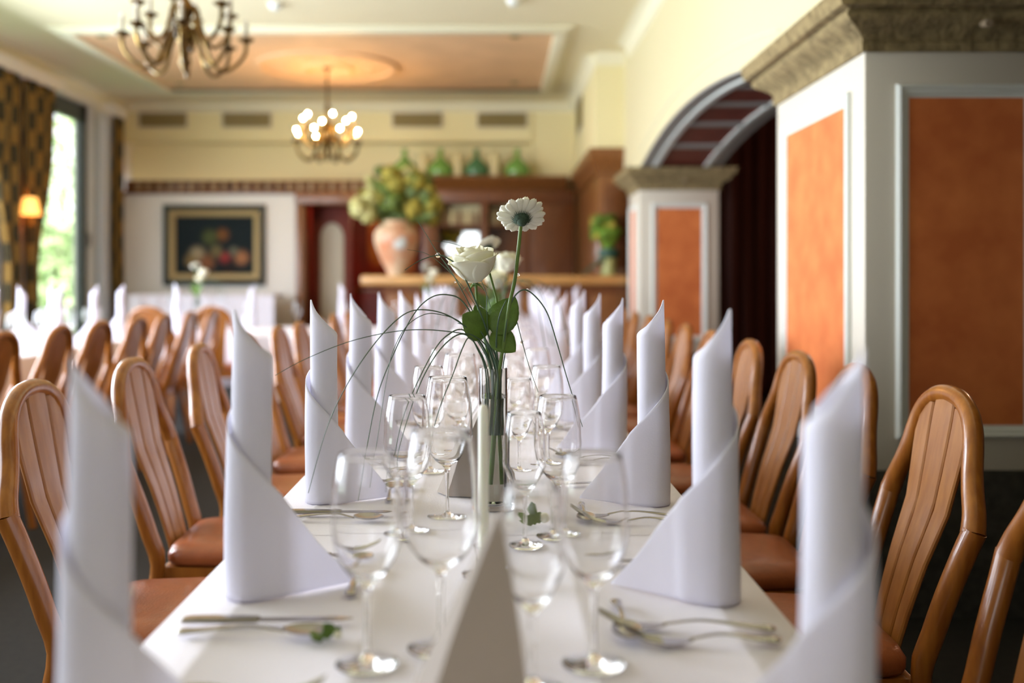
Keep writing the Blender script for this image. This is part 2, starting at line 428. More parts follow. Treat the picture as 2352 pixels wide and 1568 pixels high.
# capitals: mitred stone blocks, each a part
cprof = [(0.0, 0), (0.018, 0.0), (0.024, 0.032), (0.018, 0.036), (0.022, 0.046), (0.034, 0.062), (0.058, 0.078), (0.084, 0.092), (0.100, 0.108), (0.102, 0.118), (0.092, 0.124), (0.094, 0.130), (0.128, 0.136), (0.142, 0.190), (0.142, 0.195), (0.0, 0.195)]
def cap_block(x0, x1, y0, y1, side, t0, t1, j=0.0):
    # side: 'f' front (-y), 'l' left (-x), 'b' (+y), 'r' (+x); t0..t1 fraction of the run; mitre at ends 0 and 1
    rows = []
    for tt, end in ((t0, t0 == 0), (t1, t1 == 1)):
        r = []
        for (d, z) in cprof:
            rough = d
            ext0 = -rough if t0 == 0 else 0; ext1 = rough if t1 == 1 else 0
            if side in 'fb':
                L0, L1 = x0, x1; u = L0 + (L1 - L0) * tt + (0.002 if (tt == t0 and not end) else -0.002 if (tt == t1 and not end) else 0)
                u += ext0 if tt == t0 else ext1
                y = (y0 - rough) if side == 'f' else (y1 + rough)
                r.append((u, y, CAPB + z))
            else:
                L0, L1 = y0, y1; u = L0 + (L1 - L0) * tt + (0.002 if (tt == t0 and not end) else -0.002 if (tt == t1 and not end) else 0)
                u += ext0 if tt == t0 else ext1
                x = (x0 - rough) if side == 'l' else (x1 + rough)
                r.append((x, u, CAPB + z))
        rows.append(r)
    mb = MB(); mb.grid(rows, closed=True); n = len(cprof)
    mb.f.append(tuple(range(n))); mb.f.append(tuple(range(n, 2 * n)))
    return mb
for (a, b) in (P0, P1, P2):
    for side, cuts in (('f', (0, 0.52, 1)), ('l', (0, 0.42, 1)), ('b', (0, 1)), ('r', (0, 1))):
        for t0, t1 in zip(cuts, cuts[1:]):
            cap_block(PX0, PX1, a, b, side, t0, t1).build('capital_stone', M['stone'], wall_r)
    mb = MB(); mb.tube([(1.302 + 0.38, a - 0.110, CAPB + 0.075), (1.302 + 0.38, a - 0.068, CAPB + 0.085)], 0.014, 12)
    mb.build('stone_plug', M['plug'], wall_r)
# arch soffit: grey border, pale mouldings, dark red panels
def soffit(a, b):
    n = 40; S = [a + (b - a) * k / n for k in range(n + 1)]
    def strip(name, x0, x1, drop0, drop1, m, ys=S):
        rows = [[(x0, y, arch_z(y, a, b) - drop0), (x1, y, arch_z(y, a, b) - drop0), (x1, y, arch_z(y, a, b) - drop1), (x0, y, arch_z(y, a, b) - drop1)] for y in ys]
        mb = MB(); mb.grid(rows, closed=True); mb.f.append((0, 1, 2, 3)); k = len(mb.v); mb.f.append((k - 4, k - 3, k - 2, k - 1))
        return mb.build(name, m, wall_r)
    strip('arch_border', PX0 - 0.004, PX0 + 0.10, -0.002, 0.012, M['gray']); strip('arch_border', PX1 - 0.10, PX1 + 0.004, -0.002, 0.012, M['gray'])
    strip('arch_moulding', PX0 + 0.10, PX0 + 0.145, -0.002, 0.026, M['trimw']); strip('arch_moulding', PX1 - 0.145, PX1 - 0.10, -0.002, 0.026, M['trimw'])
    k = 6
    for i in range(k + 1):
        y = a + (b - a) * i / k
        ys = [max(a, y - 0.045) + (min(b, y + 0.045) - max(a, y - 0.045)) * q / 4 for q in range(5)]
        strip('arch_crossbar', PX0 + 0.145, PX1 - 0.145, -0.002, 0.022, M['gray'], ys)
        if i < k:
            y2 = a + (b - a) * (i + 1) / k
            ys = [y + 0.045 + (y2 - y - 0.09) * q / 6 for q in range(7)]
            strip('arch_panel', PX0 + 0.145, PX1 - 0.145, -0.002, 0.008, M['redpan'], ys)
    rows = []
    for y in [a + 0.0 + (b - a) * q / 30 for q in range(31)]:
        z = arch_z(y, a, b) + 0.135
        rows.append([(PX0 - 0.004, y, z), (PX0 - 0.004, y, z + 0.016), (PX0 + 0.002, y, z + 0.016), (PX0 + 0.002, y, z)])
    mb = MB(); mb.grid(rows, closed=True); mb.build('arch_line', mat('faded_line_paint', (0.56, 0.55, 0.42), 0.6), wall_r)
soffit(P1[1], P2[0]); soffit(P0[1], P1[0])
# brown drape hanging in the dark side room
def curtain(name, x, y0f, y1f, z0, z1, label, m, axis='y', pleat=0.05, amp=0.035, cat='curtain', group=None, n=60, nz=24):
    rows = []
    for i in range(nz + 1):
        z = z1 + (z0 - z1) * i / nz; a, b = y0f(z), y1f(z); r = []
        for k in range(n + 1):
            t = k / n; u = a + (b - a) * t
            d = amp * math.sin(t * 2 * PI * pleat * 100) + 0.4 * amp * math.sin(t * 17 + z * 1.3)
            r.append((x + d, u, z) if axis == 'y' else (u, x + d, z))
        rows.append(r)
    mb = MB(); mb.grid(rows); o = mb.build(name, m, angle=80)
    md = o.modifiers.new('s', 'SOLIDIFY'); md.thickness = 0.006
    return tag(o, label, cat, group)
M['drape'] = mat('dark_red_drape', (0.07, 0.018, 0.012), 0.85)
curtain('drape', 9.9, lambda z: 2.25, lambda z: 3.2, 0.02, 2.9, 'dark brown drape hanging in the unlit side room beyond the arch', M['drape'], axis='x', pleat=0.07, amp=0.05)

# ------------------------------------------------------------------ window side
XC = LX + 0.10
c2r = [(0.0, 10.22), (0.9, 10.24), (1.35, 10.24), (1.6, 10.30), (1.95, 10.48), (2.4, 10.60), (3.3, 10.66)]
curtain('curtain', XC, lambda z: 9.99 + (0.06 if z < 1.9 else 0.0), lambda z: lerp_tab(c2r, z), 0.03, 3.2, 'gold and dark green patterned curtain gathered beside the bright window, right of the wall lamp', M['curtain'], pleat=0.06)
curtain('curtain', XC, lambda z: lerp_tab([(0, 9.55), (1.4, 9.6), (1.9, 9.45), (3.3, 9.3)], z), lambda z: 9.88, 0.03, 3.2, 'gold and dark green patterned curtain at the left, left of the wall lamp', M['curtain'], pleat=0.05)
M['sheer'] = mat('white_sheer', (0.85, 0.88, 0.92), 0.9); translucent(M['sheer'], 0.5, (0.9, 0.93, 1.0))
curtain('sheer_curtain', LX + 0.07, lambda z: 11.93, lambda z: 12.24, 0.03, 3.2, 'white sheer curtain drawn to the far side of the bright window', M['sheer'], pleat=0.05, amp=0.02)
curtain('curtain', XC, lambda z: 12.30, lambda z: 12.60, 0.03, 3.2, 'narrow gold and dark green patterned curtain in the corner beside the painting wall', M['curtain'], pleat=0.05)
struct('trim_5', MB().box(LX, LX + 0.16, 9.2, 10.8, 3.2, 3.33).box(LX, LX + 0.16, 12.15, 12.6, 3.2, 3.33), M['white'])
M['pil'] = mat('brown_pilaster', (0.42, 0.24, 0.16), 0.7)
struct('trim_6', MB().box(LX, LX + 0.05, 9.80, 10.05, 0, CH - 0.13, 0.005), M['pil'])
sc_ = thing('wall_lamp', 'small brass wall lamp with a glowing orange shade between the two left curtains', 'lamp', (LX + 0.05, 9.95, 1.80))
mb = MB(); mb.lathe([(0.001, -0.012), (0.05, -0.012), (0.055, 0), (0.03, 0.012), (0.001, 0.014)], M=Matrix.Rotation(PI / 2, 3, 'Y'), n=20); mb.build('wall_plate', M['brass'], sc_)
mb = MB(); mb.tube(smooth([(0.0, 0, -0.02), (0.06, 0, -0.06), (0.11, 0, -0.04), (0.12, 0, 0.02)]), 0.008); mb.build('arm', M['brass'], sc_)
mb = MB(); mb.lathe([(0.105, 0.03), (0.065, 0.20), (0.063, 0.20), (0.103, 0.03)], c=(0.12, 0, 0)); mb.build('lamp_shade', M['shade'], sc_)
mb = MB(); mb.ball((0.12, 0, 0.10), 0.025); mb.build('bulb', mat('dim_bulb', (1, 0.8, 0.5), 0.3, emit=(1.0, 0.5, 0.15), es=25), sc_)
# garden seen through the far window
struct('ground', MB().box(-40, LX - 0.3, -20, 50, -0.6, -0.3), M['lawn'])
def garden_tree(x, y, h, r, label, seed):
    rr = random.Random(seed); t = thing('garden_tree', label, 'tree', (x, y, -0.3))
    MB().tube([(0, 0, 0), (0.1, 0, h * 0.4), (0, 0.1, h * 0.8)], [0.22, 0.16, 0.06]).build('trunk', M['gardent'], t)
    mb = MB()
    for _ in range(2600):
        u = rr.uniform(-1, 1); a = rr.uniform(0, 2 * PI); q = rr.uniform(0.72, 1.0)
        s = math.sqrt(1 - u * u); lump = 1 + 0.18 * math.sin(3 * a + 2 * u) + 0.12 * math.sin(7 * a - 5 * u)
        c = Vector((r * q * lump * s * math.cos(a), r * q * lump * s * math.sin(a), h * 0.5 + h * 0.48 * q * u))
        d1 = Vector([rr.gauss(0, 1) for _ in range(3)]).normalized() * rr.uniform(0.10, 0.2)
        d2 = d1.cross(Vector([rr.gauss(0, 1) for _ in range(3)])).normalized() * 0.08
        mb.add([c - d1, c + d2, c + d1, c - d2], [(0, 1, 2, 3)])
    mb.build('foliage', M['garden'], t, weld=False)
garden_tree(-13.5, 27, 7.5, 3.0, 'sunlit leafy tree seen through the window, behind the patterned curtain', 1)
garden_tree(-10.2, 23.0, 3.0, 1.5, 'low green tree outside, at the foot of the window view', 2)
garden_tree(-20.0, 38, 10.0, 4.0, 'tall pale tree at the back of the window view', 3)

# ------------------------------------------------------------------ back wall furnishings
def vent(x0, x1, z0, z1, y, label, face='y'):
    t = thing('air_vent', label, 'vent', (0, 0, 0), group='air vents high on the end wall')
    if face == 'y':
        mb = MB(); mb.box(x0, x1, y - 0.02, y, z0, z0 + 0.015, 0.002).box(x0, x1, y - 0.02, y, z1 - 0.015, z1, 0.002).box(x0, x0 + 0.015, y - 0.02, y, z0 + 0.015, z1 - 0.015).box(x1 - 0.015, x1, y - 0.02, y, z0 + 0.015, z1 - 0.015)
        mb.build('frame', M['pier'], t)
        MB().box(x0 + 0.015, x1 - 0.015, y - 0.004, y, z0 + 0.015, z1 - 0.015).build('backing', M['vent'], t)
        g = MB(); n = 26
        for k in range(n):
            u = x0 + 0.02 + (x1 - x0 - 0.04) * (k + 0.5) / n; g.box(u - 0.004, u + 0.004, y - 0.015, y - 0.004, z0 + 0.015, z1 - 0.015)
        g.build('grille', M['vent'], t)
    else:
        mb = MB(); mb.box(y - 0.02, y, x0, x1, z0, z0 + 0.02).box(y - 0.02, y, x0, x1, z1 - 0.02, z1); mb.build('frame', M['pier'], t)
        MB().box(y - 0.008, y, x0, x1, z0 + 0.02, z1 - 0.02).build('backing', M['vent'], t)
        g = MB()
        for k in range(10):
            u = z0 + 0.03 + (z1 - z0 - 0.06) * (k + 0.5) / 10; g.box(y - 0.018, y - 0.006, x0, x1, u - 0.005, u + 0.005)
        g.build('grille', M['vent'], t)
    return t
K = 12.93 / F
for (a, b), w_ in zip([(318, 432), (510, 625), (900, 1018), (1095, 1212)], ['above the left end of the painting', 'above the right end of the painting', 'to the right of the lit chandelier', 'above the two right green bottles']):
    vent((a - VX) * K, (b - VX) * K, 3.145, 3.353, 12.93, 'rectangular bronze air vent in the cream bulkhead, ' + w_)
vent(11.6, 12.3, 2.95, 3.35, 1.014, 'narrow air vent on the side face of the boxed bulkhead over the bar', 'x')

# wooden beam shelf with mugs
t = thing('beam_shelf', 'long dark wooden beam shelf running above the painting', 'shelf', (0, 0, 0))
MB().box(LX + 0.05, -1.0, 12.55, 12.93, 2.262, 2.30, 0.006).build('board', M['woodm'], t)
MB().box(LX + 0.05, -1.0, 12.84, 12.93, 2.30, 2.46, 0.006).build('back_board', M['wood'], t)
mug0 = None
mp = [(0.001, 0), (0.036, 0), (0.040, 0.01), (0.036, 0.05), (0.038, 0.115), (0.034, 0.115), (0.032, 0.02), (0.001, 0.015)]
for k in range(24):
    x = -4.55 + k * 0.138
    lab = 'stoneware mug on the beam shelf, %s from its left end' % (ORD[k] if k < 15 else ['sixteenth', 'seventeenth', 'eighteenth', 'nineteenth', 'twentieth', 'twenty-first', 'twenty-second', 'twenty-third', 'twenty-fourth'][k - 15])
    if mug0 is None:
        mug0 = thing('mug', lab, 'mug', (x, 12.68, 2.30), 0, 'mugs on the beam shelf')
        mb = MB(); mb.lathe(mp, n=14); mb.build('body', M['mug'], mug0)
        mb = MB(); mb.tube(smooth([(0.034, 0, 0.09), (0.062, 0, 0.085), (0.062, 0, 0.04), (0.036, 0, 0.03)], 3), 0.006, 6); mb.build('handle', M['mug'], mug0)
    else: dup(mug0, (x, 12.68 + R.uniform(-0.02, 0.02), 2.30), R.uniform(-2, 1), lab)

# painting: dark still life
pt = thing('painting', 'dark still-life painting in a black and gold frame on the white end wall', 'painting', (-3.555, 12.62, 1.617))
def pframe(w, h, t, d0, d1, m, name):
    loops = []
    for (d, e) in ((0, 0), (0, d1), (t * 0.3, d1 + 0.01), (t * 0.7, d1), (t, d0), (t, 0)):
        loops.append([(x, -e, z) for x, z in ((-w / 2 + d, -h / 2 + d), (w / 2 - d, -h / 2 + d), (w / 2 - d, h / 2 - d), (-w / 2 + d, h / 2 - d))])
    mb = MB(); mb.grid(loops, closed=True); return mb.build(name, m, pt, angle=25)
pframe(1.29, 1.02, 0.07, 0.03, 0.05, M['canvas_dk'], 'outer_frame'); pframe(1.16, 0.89, 0.085, 0.02, 0.035, M['canvas_gold'], 'gilt_frame')
nx, nz_ = 60, 44
me = MB(); rows = [[(-0.50 + 1.0 * i / nx, -0.015, -0.37 + 0.74 * j / nz_) for i in range(nx + 1)] for j in range(nz_ + 1)]
me.grid(rows)
pcm = mat('oil_canvas', (0.02, 0.03, 0.035), 0.75, spec=0.2)
an = pcm.node_tree.nodes.new('ShaderNodeVertexColor'); an.layer_name = 'paint'
pcm.node_tree.links.new(an.outputs[0], pcm.node_tree.nodes['Principled BSDF'].inputs['Base Color'])
cvo = me.build('canvas', pcm, pt)
ca = cvo.data.color_attributes.new('paint', 'FLOAT_COLOR', 'POINT')
blobs = [(-0.22, -0.12, 0.10, (0.45, 0.36, 0.22)), (-0.30, -0.20, 0.08, (0.30, 0.20, 0.08)), (0.13, -0.16, 0.07, (0.42, 0.05, 0.05)), (0.34, -0.16, 0.09, (0.50, 0.22, 0.10)),
         (0.02, -0.08, 0.08, (0.22, 0.18, 0.08)), (0.10, 0.13, 0.08, (0.25, 0.10, 0.03)), (-0.06, 0.10, 0.10, (0.10, 0.12, 0.04)), (-0.10, -0.22, 0.10, (0.30, 0.12, 0.05)), (0.24, -0.08, 0.06, (0.20, 0.20, 0.14)), (0.18, -0.30, 0.10, (0.03, 0.02, 0.02))]
for i, v in enumerate(cvo.data.vertices):
    c = [0.009, 0.015, 0.018]
    for (bx, bz, br, bc) in blobs:
        d = ((v.co.x - bx) ** 2 + (v.co.z - bz) ** 2) / (br * br); wgt = math.exp(-d * d)
        c = [c[q] * (1 - wgt) + bc[q] * 0.65 * wgt for q in range(3)]
    ca.data[i].color = (*c, 1)

# white buffet below the painting
t = thing('buffet_table', 'long buffet table under a white cloth below the painting', 'table', (0, 0, 0))
MB().box(-4.3, -2.62, 11.7, 12.4, 0.96, 1.0, 0.01).build('tabletop', M['cloth'], t)
rows = []
for k in range(121):
    s = k / 120 * 4.96; d = 0.012 * math.sin(k * 0.9)
    if s < 0.74: p = (-4.32 - d, 12.42 - s)
    elif s < 4.96 - 0.74 - 1.74 + 0.0: p = (-4.32 + (s - 0.74) * 1.72 / 2.48, 11.68 - d)
    else: p = (-4.32 + 1.72, 11.68)
    rows.append([(p[0], p[1], 0.995), (p[0], p[1] - 0.0, 0.5), (p[0] - 0.01, p[1] - 0.01, 0.02)])
mb = MB(); mb.grid(rows); mb.build('table_skirt', M['cloth'], t)

# portal to the red room
pw = MB()
pw.box(-2.52, -2.41, 12.55, 12.85, 0, 2.20, 0.01).box(-2.52, -0.9, 12.50, 12.85, 2.13, 2.262, 0.01)
t = struct('door_1', pw, M['woodm'])
rr_ = MB(); rr_.box(-2.52, -0.9, 14.6, 14.7, 0, 2.3).box(-2.62, -2.52, 12.85, 14.7, 0, 2.3).box(-0.9, -0.8, 12.85, 14.7, 0, 2.3).box(-2.62, -0.8, 12.85, 14.7, 2.3, 2.4)
struct('wall_red_room', rr_, M['redwall'])
dl = thing('arched_door', 'dark red door leaf with a tall arched pale glass panel, in the doorway beside the painting wall', 'door', (-2.41, 13.05, 0))
MB().box(0, 0.52, 0, 0.04, 0.02, 2.15, 0.006).build('leaf', M['redpan'], dl)
ap = [(0.12, 0.3), (0.42, 0.3), (0.42, 1.72)] + [(0.27 + 0.15 * math.cos(a), 1.72 + 0.2 * math.sin(a)) for a in [PI * k / 10 for k in range(1, 10)]] + [(0.12, 1.72)]
M['palepan'] = mat('frosted_panel', (0.50, 0.44, 0.32), 0.4)
mb = MB(); mb.prism(ap, 'y', -0.015, 0.01); mb.build('arched_panel', M['palepan'], dl)
hg = MB(); hg.box(-1.86, -1.15, 14.5, 14.6, 1.25, 2.1, 0.01)
tag(hg.build('wall_hanging', M['redgold']), 'red and gold wall hanging inside the red room', 'hanging')
t = thing('sideboard', 'low red lacquered sideboard inside the red room', 'sideboard', (-1.5, 13.6, 0))
MB().box(-0.38, 0.45, -0.2, 0.25, 0.08, 1.02, 0.01).build('body', M['redwall'], t); MB().box(-0.40, 0.47, -0.23, 0.27, 1.02, 1.06, 0.008).build('top', M['woodm'], t)
MB().box(-0.35, 0.03, -0.215, -0.2, 0.12, 0.98, 0.006).build('door', M['redwall'], t); MB().box(0.05, 0.42, -0.215, -0.2, 0.12, 0.98, 0.006).build('door', M['redwall'], t)
dk = bpy.data.lights.new('red_room_light', 'POINT'); dk.energy = 14; dk.color = (1, 0.6, 0.3); dk.shadow_soft_size = 0.1  # point light inside the red room, without a fixture
o = bpy.data.objects.new('red_room_light', dk); col.objects.link(o); o.location = (-1.7, 13.5, 2.1)
dk = bpy.data.lights.new('side_room_fill', 'POINT'); dk.energy = 45; dk.color = (1, 0.55, 0.35); dk.shadow_soft_size = 0.1  # added fill that lifts the dark side room, no real lamp there
o = bpy.data.objects.new('side_room_fill', dk); col.objects.link(o); o.location = (4.2, 6.0, 2.6)

# back bar cabinet
cb = thing('back_bar', 'dark wooden back bar cabinet with two mirrored bays behind the counter', 'cabinet', (0, 0, 0))
XA, XB = -0.93, 1.014
m_ = MB(); m_.box(XA, XB, 13.05, 13.18, 0, 2.30); m_.build('back_panel', M['wood'], cb)
for x0, x1 in ((XA, -0.74), (-0.18, -0.10), (0.33, 0.42)):
    MB().box(x0, x1, 12.70, 13.05, 0, 2.33, 0.006).build('stile', M['wood'], cb)
MB().box(0.42, XB, 12.72, 13.05, 0, 2.33, 0.006).build('side_panel', M['wood'], cb)
MB().box(XA, XB, 12.68, 13.05, 2.16, 2.33, 0.006).build('header', M['wood'], cb)
pr = [(12.93, 2.33), (12.66, 2.33), (12.62, 2.36), (12.60, 2.40), (12.56, 2.43), (12.52, 2.46), (12.52, 2.487), (12.93, 2.487)]
mb = MB(); mb.prism(pr, 'x', XA - 0.05, 1.014 - 0.10); mb.build('cornice', M['woodm'], cb)
for a, b in ((-0.74, -0.18), (-0.10, 0.33)):
    MB().box(a, b, 12.75, 13.05, 1.86, 1.89).build('shelf', M['wood'], cb)
    MB().box(a, b, 12.75, 13.05, 1.08, 1.12).build('shelf', M['wood'], cb)
    if a < -0.5: mb = MB(); mb.box(a + 0.05, b - 0.04, 13.035, 13.05, 1.50, 1.82); mb.build('mirror', M['mirror'], cb)
    mb = MB(); mb.box(a + 0.02, b - 0.02, 13.03, 13.05, 1.90, 2.15); mb.build('cream_back', M['jar'], cb)
# wood column under the bulkhead and its crown moulding
cm = thing('bar_column', 'tall brown wooden panelled column at the right end of the bar', 'cabinet', (0, 0, 0))
MB().box(1.05, PX1, 10.14, 12.7, 0, 2.30, 0.006).build('body', M['woodm'], cm)
for z0, z1 in ((1.3, 2.15),):
    MB().box(1.10, 1.34, 10.125, 10.15, z0, z1, 0.006).build('panel', M['wood'], cm)
crp = [(0.0, 2.25), (0.03, 2.26), (0.03, 2.32), (0.06, 2.36), (0.09, 2.42), (0.10, 2.47), (0.10, 2.512)]
mb = MB(); rows = []
for (d, z) in crp: rows.append([(1.05 - d, 12.5, z), (1.05 - d, 10.14 - d, z), (PX1, 10.14 - d, z)])
mb.grid(rows); mb.add([(0.95, 12.5, 2.512), (0.95, 10.04, 2.512), (PX1, 10.04, 2.512), (PX1, 12.5, 2.512)], [(0, 1, 2, 3)]); mb.build('crown_moulding', M['woodm'], cm)
# demijohns and jars above the cabinet
dj = [(0.001, 0), (0.09, 0), (0.13, 0.03), (0.14, 0.09), (0.125, 0.15), (0.08, 0.20), (0.04, 0.24), (0.028, 0.27), (0.026, 0.33), (0.034, 0.335), (0.034, 0.36), (0.026, 0.365), (0.001, 0.365)]
jr = [(0.001, 0), (0.055, 0), (0.06, 0.01), (0.06, 0.24), (0.04, 0.28), (0.035, 0.31), (0.001, 0.31)]
for x, k, w_ in ((930, 'g', 'leftmost, above the urn of flowers'), (1012, 'g2', 'second from the left'), (1095, 't', 'darkest one, third from the left'), (1188, 'g2', 'rightmost on the cabinet')):
    X = (x - VX) / F * 12.75
    o = MB().lathe([(r_ * 1.15, z_) for r_, z_ in dj], n=20); o = o.build('demijohn', M['tlglass'] if k == 't' else M['dkglass'], loc=(X, 12.74, 2.487))
    tag(o, 'green glass demijohn on the cabinet top, ' + w_, 'bottle', 'demijohns on the back bar')
for x, w_ in ((972, 'between the first and second demijohns'), (1052, 'between the second and third demijohns'), (1136, 'between the third and fourth demijohns')):
    o = MB().lathe(jr, n=16).build('stoneware_jar', M['jar'], loc=((x - VX) / F * 12.75, 12.76, 2.487)); tag(o, 'tall cream stoneware jar ' + w_, 'jar')
bt = [(0.001, 0), (0.028, 0), (0.03, 0.01), (0.03, 0.12), (0.012, 0.16), (0.011, 0.2), (0.001, 0.2)]
for k in range(7):
    x = [-0.66, -0.56, -0.46, -0.36, -0.26, 0.0, 0.2][k]
    o = MB().lathe(bt, n=12).build('bottle', M['jar'] if k % 2 else M['mug'], loc=(x, 12.88, 1.89)); tag(o, 'small bottle on the upper back bar shelf, %s from the left' % ORD[k], 'bottle', 'bottles on the back bar shelf')

# bar counter
br = thing('bar_counter', 'bar counter with a thick light wood edge and dark panelled front', 'counter', (0, 0, 0))
mb = MB(); mb.box(-1.32, 1.36, 9.72, 10.12, 1.126, 1.224, 0.025); mb.build('worktop', M['woodl'], br)
MB().box(-1.1, 1.36, 9.82, 10.08, 0, 1.126).build('body', M['wood'], br)
for k in range(6):
    x = -1.06 + k * 0.4; MB().box(x, x + 0.34, 9.805, 9.82, 0.15, 1.03, 0.006).build('panel', M['woodm'], br)

# big urn of hydrangeas on the counter
ur = thing('flower_urn', 'large painted ceramic urn standing at the left end of the bar counter', 'vase', (-0.985, 9.92, 1.224))
up = [(0.001, 0), (0.09, 0), (0.095, 0.02), (0.10, 0.05), (0.15, 0.14), (0.20, 0.26), (0.225, 0.36), (0.22, 0.42), (0.18, 0.48), (0.13, 0.505), (0.125, 0.53), (0.14, 0.545), (0.12, 0.545), (0.11, 0.50), (0.001, 0.45)]
um = mat('painted_ceramic', (0.62, 0.50, 0.34), 0.35, scale=4, color2=(0.50, 0.19, 0.09))
MB().lathe(up, n=32).build('urn', um, ur)
MB().ball((0.05, -0.205, 0.32), 0.07, sq=(1, 0.25, 1)).build('painted_motif', mat('grey_motif', (0.45, 0.45, 0.42), 0.4), ur)
fl = thing('hydrangea_arrangement', 'large spreading arrangement of yellow, green and cream hydrangeas in the urn', 'flowers', (-0.985, 9.92, 1.72))
rr = random.Random(5)
def flower_head(parent, c, r, m, n=70, name='bloom'):
    mb = MB(); mb.ball(c, r * 0.8, 10, 6)
    for _ in range(n):
        d = Vector([rr.gauss(0, 1) for _ in range(3)]).normalized(); p = Vector(c) + d * r
        a = d.cross(Vector((0.3, 0.5, 0.8))).normalized() * r * 0.28; b = d.cross(a).normalized() * r * 0.28
        mb.add([p - a, p - b + d * 0.008, p + a, p + b + d * 0.008], [(0, 1, 2, 3)])
    return mb.build(name, m, parent, weld=False)
heads = [(-0.36, 0.16, 0.09, 'hydw'), (-0.26, 0.26, 0.10, 'hydw'), (-0.27, 0.10, 0.085, 'hydw'), (-0.12, 0.33, 0.10, 'hyd'), (0.0, 0.42, 0.11, 'hyd'), (0.10, 0.52, 0.09, 'hydw'), (-0.05, 0.50, 0.09, 'hyd'), (0.14, 0.36, 0.12, 'hyd'),
         (0.28, 0.30, 0.12, 'hyd'), (0.36, 0.20, 0.10, 'hyd'), (-0.02, 0.22, 0.11, 'bush'), (0.16, 0.18, 0.12, 'hyd'), (-0.14, 0.16, 0.09, 'bush'), (0.26, 0.10, 0.10, 'bush'), (0.06, 0.08, 0.11, 'bush'), (0.22, 0.44, 0.09, 'hyd'), (-0.06, 0.06, 0.09, 'bush'), (0.34, 0.08, 0.08, 'hyd')]
for k in range(22):
    a = rr.uniform(0.15, PI - 0.15); q = rr.uniform(0.75, 1.08); heads.append((0.40 * q * math.cos(a), 0.10 + 0.46 * q * math.sin(a), rr.uniform(0.04, 0.062), 'hydw' if math.cos(a) < -0.5 else ('hyd' if k % 3 else 'bush')))
for (x, z, r_, m) in heads: flower_head(fl, (x, rr.uniform(-0.14, 0.1), z), r_, M[m])
st = MB()
for (x, z, r_, m) in heads: st.tube([(x * 0.15, 0, -0.1), (x * 0.5, 0, z * 0.5), (x, 0, z)], 0.005, 5)
st.build('stems', M['green'], fl)
for k in range(34):
    a = rr.uniform(0.1, PI - 0.1); L = rr.uniform(0.30, 0.5); w_ = rr.uniform(0.03, 0.06); yy = rr.uniform(-0.15, 0.12)
    u = Vector((math.cos(a) * L * 0.95, yy, 0.08 + math.sin(a) * L * 1.1)); b0 = u * 0.55
    mb = MB(); d = (u - b0); s_ = Vector((-d.z, 0.3 * d.x, d.x)).normalized() * w_
    mb.add([b0, b0 + d * 0.5 + s_, u, b0 + d * 0.5 - s_, b0 + d * 0.5 + Vector((0, -0.01, 0))], [(0, 1, 4), (1, 2, 4), (2, 3, 4), (3, 0, 4)])
    mb.build('leaf', M['hyd'] if k % 3 == 0 else M['bush'], fl, weld=False)
# small vase with green bouquet at the right end
vv = thing('green_bouquet', 'yellow-green flowers in a vase with dark green ribbon, right end of the bar', 'flowers', ((1398 - VX) / F * 9.9, 9.9, 1.224))
MB().lathe([(0.001, 0), (0.075, 0), (0.078, 0.01), (0.07, 0.10), (0.08, 0.17), (0.076, 0.17), (0.066, 0.1), (0.001, 0.02)], n=20).build('vase', mat('pale_green_vase', (0.35, 0.36, 0.13), 0.3), vv)
MB().lathe([(0.078, 0.17), (0.11, 0.20), (0.10, 0.26), (0.06, 0.27)], n=16).build('ribbon', M['tgreen'], vv)
MB().tube([(0.04, 0, 0.18), (-0.1, -0.02, 0.14), (-0.26, -0.03, 0.01)], [0.05, 0.07, 0.03], 8, flat=0.3).build('ribbon_tail', M['tgreen'], vv)
for k in range(16):
    a = rr.uniform(0, 2 * PI); q = rr.uniform(0, 0.16)
    flower_head(vv, (q * math.cos(a), q * math.sin(a) * 0.8, rr.uniform(0.38, 0.60)), 0.055, M['bqg'] if k % 4 else M['hyd'], 40)
MB().lathe([(0.04, 0.25), (0.07, 0.32), (0.15, 0.45), (0.05, 0.5)], n=14).build('foliage', M['bqg'], vv)

# ------------------------------------------------------------------ ceiling fixtures
md_ = MB()
for r0, r1, h in ((0.66, 0.76, 0.035), (0.20, 0.27, 0.04)):
    md_.lathe([(r0, 0), (r0 + 0.01, -h * 0.7), ((r0 + r1) / 2, -h), (r1 - 0.01, -h * 0.7), (r1, 0)], n=64)
md_.lathe([(0.001, -0.012), (0.66, -0.012), (0.66, 0)], n=64)
t = thing('ceiling_rose', 'round moulded plaster ceiling rose above the lit chandelier', 'ceiling rose', (-1.79, 10.6, CH - 0.012))
md_.build('ring', M['coffer'], t)
for k in range(16):
    a = 2 * PI * k / 16; MB().ball((0.46 * math.cos(a), 0.46 * math.sin(a), -0.014), 0.05, 8, 5, sq=(1, 1, 0.3)).build('petal_relief', M['coffer'], t)

